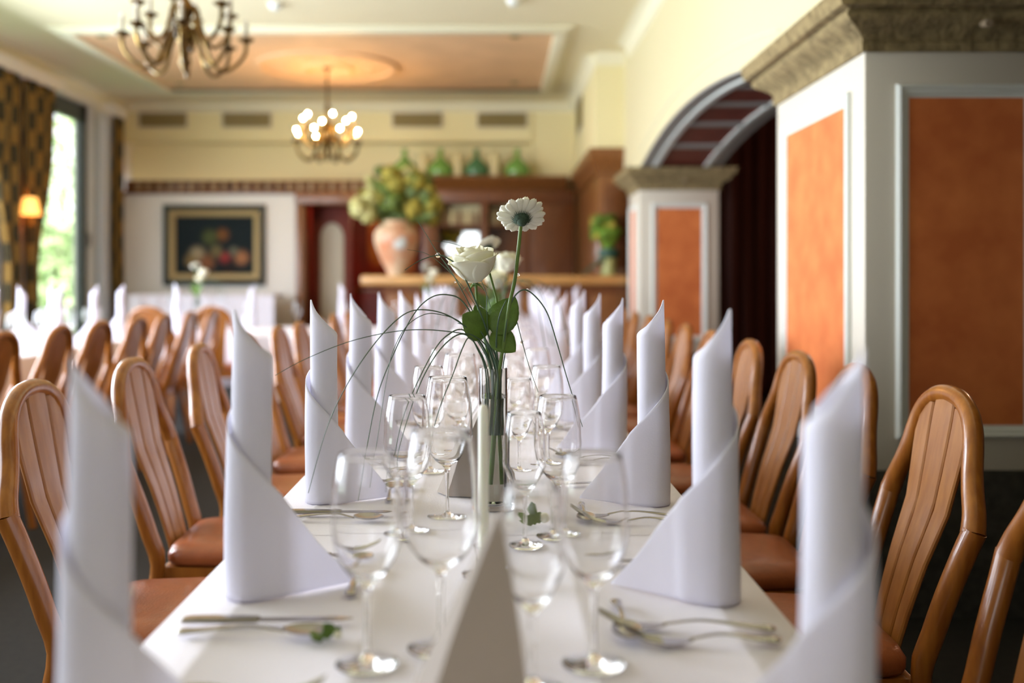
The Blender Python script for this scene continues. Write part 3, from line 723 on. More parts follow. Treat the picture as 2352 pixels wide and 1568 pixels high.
def chandelier(loc, rot, lit, label):
    c = thing('chandelier', label, 'chandelier', loc, rot)   # origin = bottom finial at z=0
    top = CH - loc[2] - 0.0
    body = [(0.001, 0.0), (0.014, 0.012), (0.022, 0.035), (0.034, 0.05), (0.036, 0.075), (0.022, 0.09), (0.014, 0.12), (0.026, 0.15), (0.05, 0.19), (0.056, 0.23), (0.036, 0.27), (0.022, 0.30), (0.040, 0.33), (0.055, 0.36), (0.045, 0.40), (0.020, 0.44), (0.014, 0.50), (0.026, 0.54), (0.024, 0.60), (0.010, 0.64), (0.008, 0.68), (0.001, 0.68)]
    MB().lathe(body, n=20).build('body', M['brass'], c)
    MB().tube([(0, 0, 0.66), (0, 0, top - 0.02)], 0.012, 10).build('rod', M['brass'], c)
    MB().lathe([(0.001, top), (0.055, top), (0.05, top - 0.03), (0.02, top - 0.05), (0.001, top - 0.05)], n=20).build('ceiling_cup', M['brass'], c)
    for n, rad, zc, zb, hub in ((8, 0.345, 0.21, 0.02, 0.22), (6, 0.27, 0.37, 0.17, 0.35)):
        for k in range(n):
            a = 2 * PI * k / n + (0.35 if n == 6 else 0)
            ca_, sa = math.cos(a), math.sin(a)
            path = [(0.03, hub), (0.07, hub + 0.03), (rad * 0.33, hub - 0.05), (rad * 0.45, zb + 0.04), (rad * 0.64, zb), (rad * 0.85, zb + 0.045), (rad * 0.985, zb + 0.11), (rad, zc)]
            arm = MB().tube(smooth([(r * ca_, r * sa, z) for r, z in path], 4), 0.012, 7).build('arm', M['brass'], c)
            cc = (rad * ca_, rad * sa, zc)
            MB().lathe([(0.006, -0.035), (0.012, -0.02), (0.038, -0.006), (0.049, 0.006), (0.040, 0.002), (0.010, 0.004), (0.001, 0.004)], c=cc, n=14).build('drip_pan', M['brass'], arm)
            MB().lathe([(0.001, 0), (0.012, 0), (0.012, 0.095), (0.001, 0.095)], c=cc, n=10).build('candle_sleeve', M['candle'], arm)
            MB().lathe([(0.001, 0.093), (0.007, 0.096), (0.0105, 0.104), (0.0095, 0.113), (0.004, 0.119), (0.001, 0.120)], c=cc, n=10).build('bulb', M['bulb_on'] if lit else M['bulb_off'], arm)
chandelier((-1.805, 5.79, 2.385), 0.25, False, 'unlit brass chandelier with curved arms at the top left, nearest the camera')
chandelier((-1.79, 10.6, 2.43), 0.55, True, 'lit brass chandelier with glowing candle bulbs in front of the end wall')
for (px, py, w_) in ((235, 82, 'at the near left corner of the peach ceiling panel'), (1183, 84, 'at the near right corner of the peach ceiling panel'), (1182, 190, 'at the far right corner of the peach ceiling panel'), (415, 192, 'at the far left corner of the peach ceiling panel')):
    D = (CH - 0.012 - CZ) * F / (VY - py); X = (px - VX) / F * D
    t = thing('downlight', 'small round recessed downlight ' + w_, 'light', (X, D, CH - 0.013))
    MB().lathe([(0.035, 0.001), (0.05, 0.0), (0.05, -0.006), (0.038, -0.008), (0.035, 0.001)], n=20).build('ring', M['vent'], t)
    MB().lathe([(0.001, -0.002), (0.037, -0.002), (0.037, 0.0), (0.001, 0.0)], n=16).build('lens', M['canvas_dk'], t)
for (px, py, w_) in ((633, 8, 'beside the unlit chandelier'), (1180, -2, 'above the right part of the room')):
    D = (CH - CZ) * F / (VY - py)
    t = thing('smoke_detector', 'white round smoke detector on the ceiling ' + w_, 'detector', ((px - VX) / F * D, D, CH))
    MB().lathe([(0.001, 0), (0.06, 0), (0.06, -0.02), (0.045, -0.045), (0.02, -0.06), (0.001, -0.06)], n=20).build('body', M['soapw'], t)

# ------------------------------------------------------------------ tables
def table(name, x0, x1, y0, y1, label, joints, clabel, skirt=0.27, cgroup=None):
    t = thing(name, label, 'table', ((x0 + x1) / 2, (y0 + y1) / 2, 0))
    cx, cy_ = (x0 + x1) / 2, (y0 + y1) / 2
    MB().box(x0 + 0.01 - cx, x1 - 0.01 - cx, y0 + 0.01 - cy_, y1 - 0.01 - cy_, TZ - 0.035, TZ - 0.004, 0.004).build('tabletop', M['woodm'], t)
    ys = [y0] + joints + [y1]
    horiz = (x1 - x0) > (y1 - y0)
    for lx in (x0 + 0.08, x1 - 0.08):
        for ly in (y0 + 0.08, y1 - 0.08):
            MB().box(lx - 0.025 - cx, lx + 0.025 - cx, ly - 0.025 - cy_, ly + 0.025 - cy_, 0, TZ - 0.035, 0.004).build('leg', M['woodm'], t)
    for i, (a, b) in enumerate(zip(ys, ys[1:])):
        rows = []
        # cross profile: skirt, rounded edge, top with pressed creases, edge, skirt
        prof = []
        zt = TZ + 0.0005 * (i % 2)
        e = 0.004 + 0.001 * (i % 2)
        def wav(s, yy): return 0.010 * math.sin(yy * 9 + s * 3) + 0.006 * math.sin(yy * 23)
        N = max(2, int((b - a) / 0.06))
        for k in range(N + 1):
            y = a - 0.004 + (b - a + 0.008) * k / N
            r = [(x0 - e - 0.012 + wav(1, y), y, TZ - skirt), (x0 - e - 0.006 + wav(1, y) * 0.5, y, TZ - skirt * 0.5), (x0 - e, y, TZ - 0.012), (x0 - e + 0.003, y, zt - 0.003), (x0 + 0.002, y, zt)]
            for cxr in (0.1, 0.33, 0.5, 0.67, 0.9):
                xx = x0 + (x1 - x0) * cxr
                r += [(xx - 0.006, y, zt), (xx, y, zt + 0.0018), (xx + 0.006, y, zt)]
            r += [(x1 - 0.002, y, zt), (x1 + e - 0.003, y, zt - 0.003), (x1 + e, y, TZ - 0.012), (x1 + e + 0.006 - wav(2, y) * 0.5, y, TZ - skirt * 0.5), (x1 + e + 0.012 - wav(2, y), y, TZ - skirt)]
            rows.append(r)
        if i == 0:
            rows = [[(p[0], a - 0.02, min(p[2], TZ - skirt)) for p in rows[0]], [(p[0], a - 0.006, min(p[2], zt - 0.008)) for p in rows[0]]] + rows
        if i == len(ys) - 2:
            rows += [[(p[0], b + 0.006, min(p[2], zt - 0.008)) for p in rows[-1]], [(p[0], b + 0.02, min(p[2], TZ - skirt)) for p in rows[-1]]]
        mb = MB(); mb.grid(rows); o = mb.build('tablecloth', M['cloth'], angle=50)
        tag(o, clabel + (', %s length from the camera end' % ORD[i] if len(ys) > 2 else ''), 'tablecloth', cgroup)
TL, TR = -0.437, 0.387
table('dining_table', TL, TR, 0.35, 8.6, 'long central banquet table under white cloths', [1.75, 3.35, 5.0, 6.7], 'white cloth on the long central table', 0.3, 'cloths on the central table')
table('dining_table', -3.52, -2.70, 2.2, 7.75, 'banquet table along the window side under white cloths', [4.6], 'white cloth with deep overhang on the window side table', 0.42, 'cloths on the window side table')
table('dining_table', -3.1, 0.95, 8.75, 9.4, 'crosswise head table in front of the bar under a white cloth', [], 'white cloth on the crosswise head table by the bar', 0.5)
table('dining_table', -2.02, -1.45, 7.75, 8.68, 'small white-clothed table joined to the head table, behind the chair row', [], 'white cloth on the small table behind the left chair row', 0.5)

# ------------------------------------------------------------------ chairs
def yb(z): return lerp_tab([(0, -0.215), (0.30, -0.175), (0.42, -0.175), (0.5, -0.195), (0.6, -0.225), (0.71, -0.265), (0.8, -0.283), (0.96, -0.312)], z)
def make_chair(label, group):
    c = thing('dining_chair', label, 'chair', (0, 0, 0), 0, group)
    half = [(0.210, 0.702), (0.198, 0.735), (0.174, 0.775), (0.155, 0.815), (0.143, 0.855), (0.127, 0.890), (0.098, 0.920), (0.054, 0.940), (0.0, 0.946)]
    pts = [(x, yb(z), z) for x, z in half] + [(-x, yb(z), z) for x, z in half[-2::-1]]
    pts = smooth(pts, 3)
    n = len(pts); rad = [0.0235 - 0.0045 * math.sin(PI * min(1, max(0, i / (n - 1)))) ** 0.6 for i in range(n)]
    MB().tube(pts, rad, 12).build('top_rail', M['chair'], c)
    for s in (-1, 1):
        pz = [(0.213, 0.708), (0.205, 0.66), (0.196, 0.58), (0.188, 0.50), (0.182, 0.42), (0.182, 0.30), (0.19, 0.0)]
        p = smooth([(s * x, yb(z) if z > 0.4 else lerp_tab([(0, -0.25), (0.42, -0.175)], z), z) for x, z in pz], 3)
        m = len(p); r = [0.0225 - 0.0015 * i / m if i < m * 0.6 else 0.020 - 0.006 * (i / m - 0.6) for i in range(m)]
        MB().tube(p, r, 12).build('leg', M['chair'], c)
        MB().tube([(s * 0.195, 0.165, 0.40), (s * 0.195, 0.17, 0.2), (s * 0.19, 0.175, 0.0)], [0.022, 0.018, 0.013], 10).build('leg', M['chair'], c)
    # three fanned slats
    def slat(xl, xr, z0, z1, bow):
        rows = []; N = 14
        for i in range(N + 1):
            z = z0 + (z1 - z0) * i / N; a, b = lerp_tab(xl, z), lerp_tab(xr, z); y = yb(z) + 0.004; t = 0.006
            e = 0.0035
            rows.append([(a + e, y + t, z), ((a + b) / 2, y + t + bow, z), (b - e, y + t, z), (b, y + t - e, z), (b, y - t + e, z), (b - e, y - t, z), (a + e, y - t, z), (a, y - t + e, z), (a, y + t - e, z)])
        mb = MB(); mb.grid(rows, closed=True); k = 9; mb.f.append(tuple(range(k))); q = N * k; mb.f.append(tuple(q + j for j in range(k)))
        mb.build('slat', M['slat'], c)
    hc = [(0.42, 0.026), (0.6, 0.033), (0.8, 0.043), (0.90, 0.047), (0.96, 0.042)]
    slat([(z, -v) for z, v in hc], hc, 0.43, 0.942, 0.002)
    so_ = [(0.42, 0.070), (0.6, 0.088), (0.75, 0.108), (0.84, 0.122), (0.875, 0.119), (0.90, 0.102), (0.925, 0.075)]
    si = [(z, v + 0.007) for z, v in hc]
    slat(si, so_, 0.43, 0.922, 0.001); slat([(z, -v) for z, v in so_], [(z, -v) for z, v in si], 0.43, 0.922, 0.001)
    rows = []
    for i in range(13):
        z = 0.44 + (0.92 - 0.44) * i / 12; w_ = lerp_tab(hc, z) + 0.014; y = yb(z)
        rows.append([(-w_, y + 0.003, z), (w_, y + 0.003, z), (w_, y - 0.004, z), (-w_, y - 0.004, z)])
    mb = MB(); mb.grid(rows, closed=True); mb.build('back_panel', M['chair'], c)
    # seat
    def ring(hw_b, hw_f, yb_, yf, z, k=5):
        P = []; import math as mm
        cor = 0.05
        pts = [(-hw_b, yb_), (hw_b, yb_), (hw_f, yf), (-hw_f, yf)]
        for i in range(4):
            a = Vector(pts[i - 1]); b = Vector(pts[i]); d = Vector(pts[(i + 1) % 4])
            p0 = b + (a - b).normalized() * cor; p2 = b + (d - b).normalized() * cor
            for j in range(k):
                t = j / (k - 1); q = p0 * (1 - t) ** 2 + b * 2 * t * (1 - t) + p2 * t * t
                P.append((q.x, q.y, z))
        return P
    rows = [ring(0.176, 0.212, -0.155, 0.185, 0.415), ring(0.182, 0.218, -0.16, 0.19, 0.425), ring(0.183, 0.219, -0.16, 0.19, 0.445), ring(0.172, 0.208, -0.15, 0.18, 0.462), ring(0.13, 0.16, -0.11, 0.14, 0.473), ring(0.06, 0.07, -0.04, 0.06, 0.478)]
    mb = MB(); mb.grid(rows, closed=True); q = 5 * 20; mb.f.append(tuple(q + j for j in range(20))); mb.f.append(tuple(range(20))[::-1]); mb.build('seat', M['leather'], c, angle=60)
    fr = MB(); fr.box(-0.18, 0.18, -0.165, -0.145, 0.365, 0.412, 0.004).box(-0.205, 0.205, 0.165, 0.187, 0.365, 0.412, 0.004)
    for s in (-1, 1): fr.add([(s * 0.182, -0.15, 0.365), (s * 0.208, 0.18, 0.365), (s * 0.208, 0.18, 0.412), (s * 0.182, -0.15, 0.412), (s * 0.16, -0.15, 0.365), (s * 0.186, 0.18, 0.365), (s * 0.186, 0.18, 0.412), (s * 0.16, -0.15, 0.412)],
                            [(0, 1, 2, 3), (4, 7, 6, 5), (3, 2, 6, 7), (0, 4, 5, 1), (0, 3, 7, 4), (1, 5, 6, 2)])
    fr.build('seat_frame', M['chair'], c)
    return c
G1 = 'wooden dining chairs'
chair0 = make_chair('x', G1)
used = []
def place_chair(x, y, rz, label, group):
    if not used:
        chair0.location = (x, y, 0); chair0.rotation_euler = (0, 0, rz); chair0['label'] = label; chair0['group'] = group; tree(chair0); used.append(1); return
    dup(chair0, (x, y, 0), rz, label, group)
XR = 0.965 - 0.312; XLc = -1.045 + 0.312
for i, y in enumerate([1.54, 2.12, 2.67, 3.14, 3.73, 4.38, 5.03, 5.60, 6.2, 6.85, 7.5]):
    w_ = ['cut off by the picture edge', 'the large one in full view', 'behind the nearest right napkin'][i] if i < 3 else '%s from the camera' % ORD[i]
    place_chair(XR + R.uniform(-0.006, 0.006), y, PI / 2 + R.uniform(-0.05, 0.05), 'beech chair right of the central table, ' + w_, 'chairs right of the central table')
for i, y in enumerate([2.24, 2.87, 3.51, 4.12, 4.78, 5.31, 5.87, 6.46, 7.1]):
    place_chair(XLc + R.uniform(-0.006, 0.006), y, -PI / 2 + R.uniform(-0.05, 0.05), 'beech chair left of the central table, %s from the camera' % ORD[i], 'chairs left of the central table')
for i, y in enumerate([4.36, 4.93, 5.45, 6.01, 6.49, 7.04, 7.59]):
    place_chair(-2.15 - 0.312, y, PI / 2 + R.uniform(-0.04, 0.04), 'wooden chair at the window side table, %s from the camera' % ORD[i], 'chairs at the window side table')
place_chair(-2.85, 8.45, 0, 'wooden chair with its back to the camera at the left end of the head table', 'chairs at the head table')
place_chair(-2.32, 8.45, 0, 'wooden chair with its back to the camera beside the small white-clothed table', 'chairs at the head table')

# ------------------------------------------------------------------ napkins: one sheet rolled into a tube, its corner left as a triangular flap
def napkin_mesh(seed):
    rr = random.Random(seed)
    # plan path from flap tip, round the outer side, and inward
    path = [(-0.148, 0.035), (-0.10, 0.010), (-0.05, -0.018), (-0.012, -0.031)]
    r0 = 0.034
    a0 = -PI / 2 - 0.1
    turns = 2.05; n = 66
    for k in range(1, n + 1):
        a = a0 + turns * 2 * PI * k / n
        r = r0 - 0.0085 * (k / n) * turns
        if k / n * turns > 1.25: r -= 0.004 * (k / n * turns - 1.25)
        path.append((r * math.cos(a), r * math.sin(a)))
    P = [Vector((x, y, 0)) for x, y in path]
    P = smooth(P[:4], 5)[:-1] + P[3:]
    u = [0]
    for a, b in zip(P, P[1:]): u.append(u[-1] + (b - a).length)
    htab = [(0, 0.002), (0.06, 0.07), (0.166, 0.198), (0.19, 0.225), (0.285, 0.312), (0.305, 0.333), (0.335, 0.352), (0.36, 0.382), (0.378, 0.407), (0.40, 0.385), (0.43, 0.352), (0.475, 0.328), (0.60, 0.20)]
    nz = 22; rows = []
    for p, s in zip(P, u):
        h = lerp_tab(htab, s); r = []
        for j in range(nz + 1):
            z = h * j / nz
            # soft dents and a slight taper
            rad = math.hypot(p.x, p.y)
            k = 1 + 0.05 * math.sin(z * 14 + s * 21 + seed) * min(1, z / 0.1) + (0.10 * (1 - z / 0.4) if rad < 0.05 else 0)
            r.append((p.x * k, p.y * k, z))
        rows.append(r)
    mb = MB(); mb.grid(rows)
    me = mb.mesh('napkin', M['napkin'], angle=80)
    return me
def finish_nap(me):
    o = bpy.data.objects.new('napkin', me); col.objects.link(o)
    md = o.modifiers.new('s', 'SOLIDIFY'); md.thickness = 0.0022; md.offset = 0
    return o
NM = [napkin_mesh(s) for s in (1, 4, 9)]
naps = [finish_nap(m) for m in NM]
for o in naps: o['category'] = 'napkin'
first = [True] * 3
def place_nap(x, y, side, label, group, idx, rz=0.0, s=1.0, z=TZ + 0.003):
    if first[idx]: o = naps[idx]; first[idx] = False
    else: o = naps[idx].copy(); col.objects.link(o)
    o.location = (x, y, z); o.rotation_euler = (0, 0, rz); o.scale = (side * s, s, s)
    o['label'] = label; o['group'] = group
NR = [(0.875, 0), (1.395, 0.05), (1.99, 0), (2.59, 0), (3.13, 0), (3.67, 0), (4.63, 0), (5.2, 0), (5.8, 0), (6.4, 0), (7.0, 0), (7.6, 0), (8.2, 0)]
NL = [(0.88, 0), (1.415, 0), (2.01, 0), (2.55, 0), (3.16, 0), (3.86, 0), (4.62, 0), (5.2, 0), (5.8, 0), (6.4, 0), (7.0, 0), (7.6, 0), (8.2, 0)]
rot_r = [0.0, -0.22, -0.05, 0.10, 0.05, -0.1]; rot_l = [0.05, 0.15, 0.03, -0.18, -0.02, 0.1]
for i, (y, _) in enumerate(NR):
    place_nap([0.298, 0.307, 0.313][i] if i < 3 else 0.307, y, 1, 'white rolled napkin on the right edge of the central table, %s from the camera' % ORD[i], 'napkins on the right side of the central table', i % 3, rot_r[i] if i < 6 else R.uniform(-0.2, 0.2), [0.955, 1.0, 1.0, 0.98, 0.99, 1.0][i % 6])
for i, (y, _) in enumerate(NL):
    place_nap(-0.348 if i else -0.352, y, -1, 'white rolled napkin on the left edge of the central table, %s from the camera' % ORD[i], 'napkins on the left side of the central table', (i + 1) % 3, rot_l[i] if i < 6 else R.uniform(-0.2, 0.2), [0.94, 1.0, 1.0, 1.01, 1.0, 0.99][i % 6])
for i, y in enumerate([4.9, 5.6, 6.43, 7.0, 7.5]):
    place_nap(-2.82, y, 1, 'white rolled napkin on the aisle side of the window table, %s from the camera' % ORD[i], 'napkins on the window side table', i % 3, R.uniform(-0.3, 0.3))
for i, y in enumerate([6.0, 6.55, 7.1, 7.6]):
    place_nap(-3.38, y, -1, 'white rolled napkin on the window side of the window table, %s from the camera' % ORD[i], 'napkins on the window side table', i % 3, R.uniform(-0.3, 0.3))
for i, x in enumerate([-2.95, -2.25, -1.42, -0.6, 0.2, 0.75]):
    place_nap(x, 9.22, 1 if i % 2 else -1, 'white rolled napkin on the head table by the bar, %s from the left' % ORD[i], 'napkins on the head table', i % 3, R.uniform(-0.5, 0.5))

# ------------------------------------------------------------------ glasses
def glass_proto(H, stem, rim, wide, wz, foot, name):
    """open shells joined at the seams: bowl, stem, foot together enclose solid glass"""
    t = 0.0007
    outer = [(0.0045, stem - 0.014), (0.006, stem - 0.006), (0.012, stem), (wide * 0.55, stem + 0.010), (wide * 0.85, stem + 0.030), (wide, wz), (wide * 0.985, wz + 0.02), ((wide + rim) / 2 + 0.002, (wz + H) / 2 + 0.01), (rim, H)]
    so = smooth([(r, 0, z) for r, z in outer], 4); so = [(p.x, p.z) for p in so]
    iz = stem + 0.006
    inner = [(0.0005, iz), (0.010, iz + 0.0015), (wide * 0.55 - t, stem + 0.0125), (wide * 0.85 - t, stem + 0.0315), (wide - t, wz), (wide * 0.985 - t, wz + 0.02), ((wide + rim) / 2 + 0.002 - t, (wz + H) / 2 + 0.01), (rim - t, H)]
    si = smooth([(r, 0, z) for r, z in inner], 4); si = [(p.x, p.z) for p in si]
    bowl = so + [(rim - t / 2, H + 0.0006)] + si[::-1]
    p = thing(name, 'x', 'glass')
    MB().lathe(bowl, n=40).build('bowl', M['glass'], p, angle=70)
    MB().lathe([(0.0045, stem - 0.014), (0.0036, stem - 0.03), (0.0034, 0.035), (0.0045, 0.012)], n=40).build('stem', M['glass'], p, angle=70)
    MB().lathe([(0.0045, 0.012), (0.008, 0.006), (0.02, 0.0028), (foot, 0.0014), (foot + 0.0008, 0.0008), (foot, 0.0), (0.0005, 0.0)], n=40).build('foot', M['glass'], p, angle=70)
    return p
g_big = glass_proto(0.243, 0.096, 0.032, 0.0405, 0.155, 0.036, 'wine_glass')
g_rnd = glass_proto(0.262, 0.098, 0.036, 0.0475, 0.150, 0.040, 'wine_glass')
g_sml = glass_proto(0.222, 0.090, 0.0285, 0.0360, 0.135, 0.033, 'wine_glass')
gfirst = {}
def place_glass(p, x, y, label, group):
    rz = R.uniform(0, 6)
    if p.name not in gfirst:
        p.location = (x, y, TZ + 0.0035); p['label'] = label; p['group'] = group; tree(p); gfirst[p.name] = 1; return
    dup(p, (x, y, TZ + 0.0035), rz, label, group)
for k in range(13):
    y = 1.156 + 0.58 * k
    j = lambda: R.uniform(-0.008, 0.008) if k else 0
    g = 'wine glasses on the central table'
    row = '%s row from the camera' % ORD[k]
    place_glass(g_big, -0.149 + j(), y + j(), 'wine glass, outer one left of the central table midline, ' + row, g)
    place_glass(g_rnd, (-0.066 if k == 0 else -0.086) + j() * 0.5, y + 0.05 + 0.08 * (k > 0), 'large round wine glass just left of the central table midline, ' + row, g)
    place_glass(g_big, 0.114 + j(), y + j(), 'wine glass, outer one right of the central table midline, ' + row, g)
    place_glass(g_sml, 0.040 + j() * 0.5 + 0.012 * (k > 0), y - 0.07 + j(), 'small wine glass just right of the central table midline, ' + row, g)
for i in range(8):
    y = 4.7 + i * 0.4
    place_glass(g_big, -3.035 + R.uniform(-0.02, 0.02), y, 'wine glass on the window side table, %s from the camera in the aisle row' % ORD[i], 'wine glasses on the window side table')
    place_glass(g_sml, -3.135 + R.uniform(-0.02, 0.02), y + 0.15, 'small wine glass on the window side table, %s from the camera in the window row' % ORD[i], 'wine glasses on the window side table')
for i in range(8):
    x = -2.7 + i * 0.45
    place_glass(g_big, x, 9.05, 'wine glass on the head table by the bar, %s from the left' % ORD[i], 'wine glasses on the head table')

# ------------------------------------------------------------------ cutlery (local: handle end at x=0, business end towards -x, lying on the cloth)
def handle(mb, L, r=0.0042):
    pts = [(0, 0, 0.004), (-0.012, 0, 0.0045), (-0.03, 0, 0.006), (-L * 0.45, 0, 0.010), (-L * 0.7, 0, 0.012), (-L, 0, 0.006)]
    mb.tube(smooth(pts, 3), [0.003, 0.007, 0.0085, 0.0085, 0.0075, 0.0068, 0.006, 0.0055, 0.005, 0.0045, 0.004, 0.0038, 0.0035, 0.0033, 0.0032, 0.0034][:16], 8, flat=0.42, up=(0, 0, 1))
def fork_proto(L=0.215):
    mb = MB(); handle(mb, L * 0.66)
    x0 = -L * 0.66
    rows = []
    for (dx, w, z) in ((0.004, 0.003, 0.006), (-0.012, 0.009, 0.004), (-0.026, 0.0125, 0.0035), (-0.036, 0.0125, 0.005)):
        rows.append([(x0 + dx, -w, z), (x0 + dx, w, z), (x0 + dx, w, z - 0.0018), (x0 + dx, -w, z - 0.0018)])
    mb.grid(rows, closed=True)
    for k in range(4):
        yy = -0.0105 + 0.007 * k
        mb.tube(smooth([(x0 - 0.034, yy, 0.004), (x0 - 0.056, yy, 0.009), (x0 - 0.082, yy, 0.022)], 2), [0.0019, 0.0019, 0.0018, 0.0015, 0.0009], 6)
    return mb
def spoon_proto(L=0.2):
    mb = MB(); handle(mb, L * 0.68); x0 = -L * 0.68 - 0.030
    rows = []
    for i in range(7):
        f = i / 6; rows.append([(x0 + 0.032 * f * math.cos(2 * PI * k / 20), 0.020 * f * math.sin(2 * PI * k / 20), 0.002 + 0.007 * f * f) for k in range(20)])
    mb.grid(rows, closed=True)
    rows2 = [[(x, y, z + 0.0012) for x, y, z in r] for r in rows]; mb.grid(rows2, closed=True); mb.grid([rows[-1], rows2[-1]], closed=True)
    return mb
def knife_proto(L=0.22):
    mb = MB(); pts = [(0, 0, 0.006), (-0.02, 0, 0.007), (-0.09, 0, 0.0065), (-0.10, 0, 0.006)]
    mb.tube(smooth(pts, 3), [0.006, 0.008, 0.009, 0.009, 0.009, 0.008, 0.0075, 0.007, 0.006, 0.0055], 8, flat=0.6, up=(0, 0, 1))
    poly = [(-0.098, -0.006), (-0.098, 0.006), (-0.18, 0.008), (-0.205, 0.006), (-L, -0.002), (-0.20, -0.007)]
    n = len(poly); mb.add([(x, y, 0.005) for x, y in poly] + [(x, y, 0.0068) for x, y in poly], [tuple(range(n))[::-1], tuple(range(n, 2 * n))] + [(i, (i + 1) % n, (i + 1) % n + n, i + n) for i in range(n)])
    return mb
CUT = {'fork': fork_proto().mesh('fork', M['steel']), 'spoon': spoon_proto().mesh('spoon', M['steel']), 'knife': knife_proto().mesh('knife', M['steel']), 'small_fork': fork_proto(0.17).mesh('small_fork', M['steel']), 'small_spoon': spoon_proto(0.15).mesh('small_spoon', M['steel'])}
def cut(kind, x, y, rz, label, group, z=TZ + 0.0036):
    o = bpy.data.objects.new({'small_fork': 'dessert_fork', 'small_spoon': 'dessert_spoon'}.get(kind, kind), CUT[kind]); col.objects.link(o)
    o.location = (x, y, z); o.rotation_euler = (0, 0, rz); tag(o, label, 'cutlery', group)
for i in range(8):
    o_ = ORD[i]; yr = NR[i][0]; yl = NL[i][0]
    gr, gl = 'cutlery on the right side of the central table', 'cutlery on the left side of the central table'
    # right diners: forks towards the camera, handle at table edge
    if i:
        cut('fork', 0.355, yr - 0.135, -0.08, 'steel fork before the %s right napkin of the central table' % o_, gr)
        cut('small_fork', 0.35, yr - 0.175, 0.02, 'small steel fork before the %s right napkin of the central table' % o_, gr)
        cut('knife', -0.405, yl - 0.13, PI + 0.03, 'steel knife before the %s left napkin of the central table' % o_, gl)
        cut('spoon', -0.40, yl - 0.165, PI - 0.03, 'steel soup spoon before the %s left napkin of the central table' % o_, gl)
    cut('knife', 0.355, yr + 0.17, 0.05, 'steel knife beyond the %s right napkin of the central table' % o_, gr)
    cut('fork', -0.405, yl + 0.19, PI - 0.06, 'steel fork beyond the %s left napkin of the central table' % o_, gl)
    cut('small_spoon', 0.165, yr - 0.02, PI / 2, 'dessert spoon lying inboard of the %s right napkin of the central table' % o_, gr)
    cut('small_spoon', -0.205, yl - 0.02, -PI / 2, 'dessert spoon lying inboard of the %s left napkin of the central table' % o_, gl)

# ------------------------------------------------------------------ folded taupe pyramids, candle, decor
def pyramid(x, y, label, rz=0.0, h=0.225, w=0.075):
    ap_ = Vector((0.004, 0, h)); base = [(-w * 1.35, 0.02), (-w * 1.0, -0.02), (w * 0.48, -0.022), (w * 0.45, 0.05), (-w * 0.9, 0.06)]
    mb = MB(); t = 0.0015; rows = []
    N = 10
    for i in range(N + 1):
        f = i / N; bow = 0.004 * math.sin(PI * f)
        rows.append([(bx * (1 - f) + ap_.x * f + bow * (1 if bx > 0 else -1), by * (1 - f), h * f) for bx, by in base])
    mb.grid(rows, closed=True)
    o = mb.build('folded_card', M['taupe'], loc=(x, y, TZ + 0.003), angle=25); o.rotation_euler = (0, 0, rz)
    return tag(o, label, 'menu card', 'folded cards along the table centre')
pyramid(0.0, 0.95, 'folded taupe card standing at the table centre, nearest the camera')
pyramid(-0.012, 2.06, 'folded taupe card standing behind the flower vase in the table centre', -0.1, w=0.085)
pyramid(0.0, 3.9, 'folded taupe card far down the table centre, beyond the second bouquet', 0.2)

cd = thing('candle', 'tall ivory taper candle in a glass holder between the near wine glasses', 'candle', (-0.018, 1.50, TZ + 0.0035))
MB().lathe([(0.0005, 0), (0.032, 0), (0.033, 0.004), (0.014, 0.010), (0.012, 0.03), (0.015, 0.045), (0.013, 0.045), (0.011, 0.02), (0.0005, 0.018)], n=28).build('holder', M['glass'], cd, angle=70)
mb = MB(); mb.lathe([(0.001, 0.020), (0.0078, 0.020), (0.0078, 0.248), (0.005, 0.256), (0.001, 0.257)], n=20); mb.build('taper', M['wax'], cd)
MB().tube([(0, 0, 0.255), (0.001, 0, 0.263)], 0.0008, 6).build('wick', M['canvas_dk'], cd)

def ivy_sprig(x, y, label, s=1.0, up=True):
    t = thing('leaf_sprig', label, 'leaf', (x, y, TZ + 0.0035), R.uniform(0, 1))
    shp = [(0, 0), (0.018, 0.004), (0.022, 0.016), (0.012, 0.018), (0.010, 0.034), (0, 0.042), (-0.010, 0.034), (-0.012, 0.018), (-0.022, 0.016), (-0.018, 0.004)]
    for k, (dx, tilt) in enumerate(((0, 0.25), (0.014, 0.9), (-0.012, 1.1))):
        mb = MB(); n = len(shp)
        vs_ = [(dx + a * s, (b * s) * math.sin(tilt), 0.004 + b * s * math.cos(tilt) + abs(a) * 0.2) for a, b in shp]
        mb.add(vs_ + [(a, b + 0.0008, c) for a, b, c in vs_], [tuple(range(n)), tuple(range(n, 2 * n))[::-1]] + [(i, (i + 1) % n, (i + 1) % n + n, i + n) for i in range(n)])
        mb.build('leaf', M['leaf'], t)
    MB().ball((0.03 * s, 0.0, 0.012 * s), 0.012 * s, sq=(1, 1, 0.8)).build('berry', M['petal'], t)
ivy_sprig(0.072, 1.79, 'small dark green ivy sprig on the cloth seen through the small wine glass', 1.0)
ivy_sprig(-0.205, 1.22, 'green sprig on the cloth beside the nearest left wine glass', 0.5)
ivy_sprig(-0.02, 2.75, 'small green sprig on the cloth beyond the flower vase', 0.8)

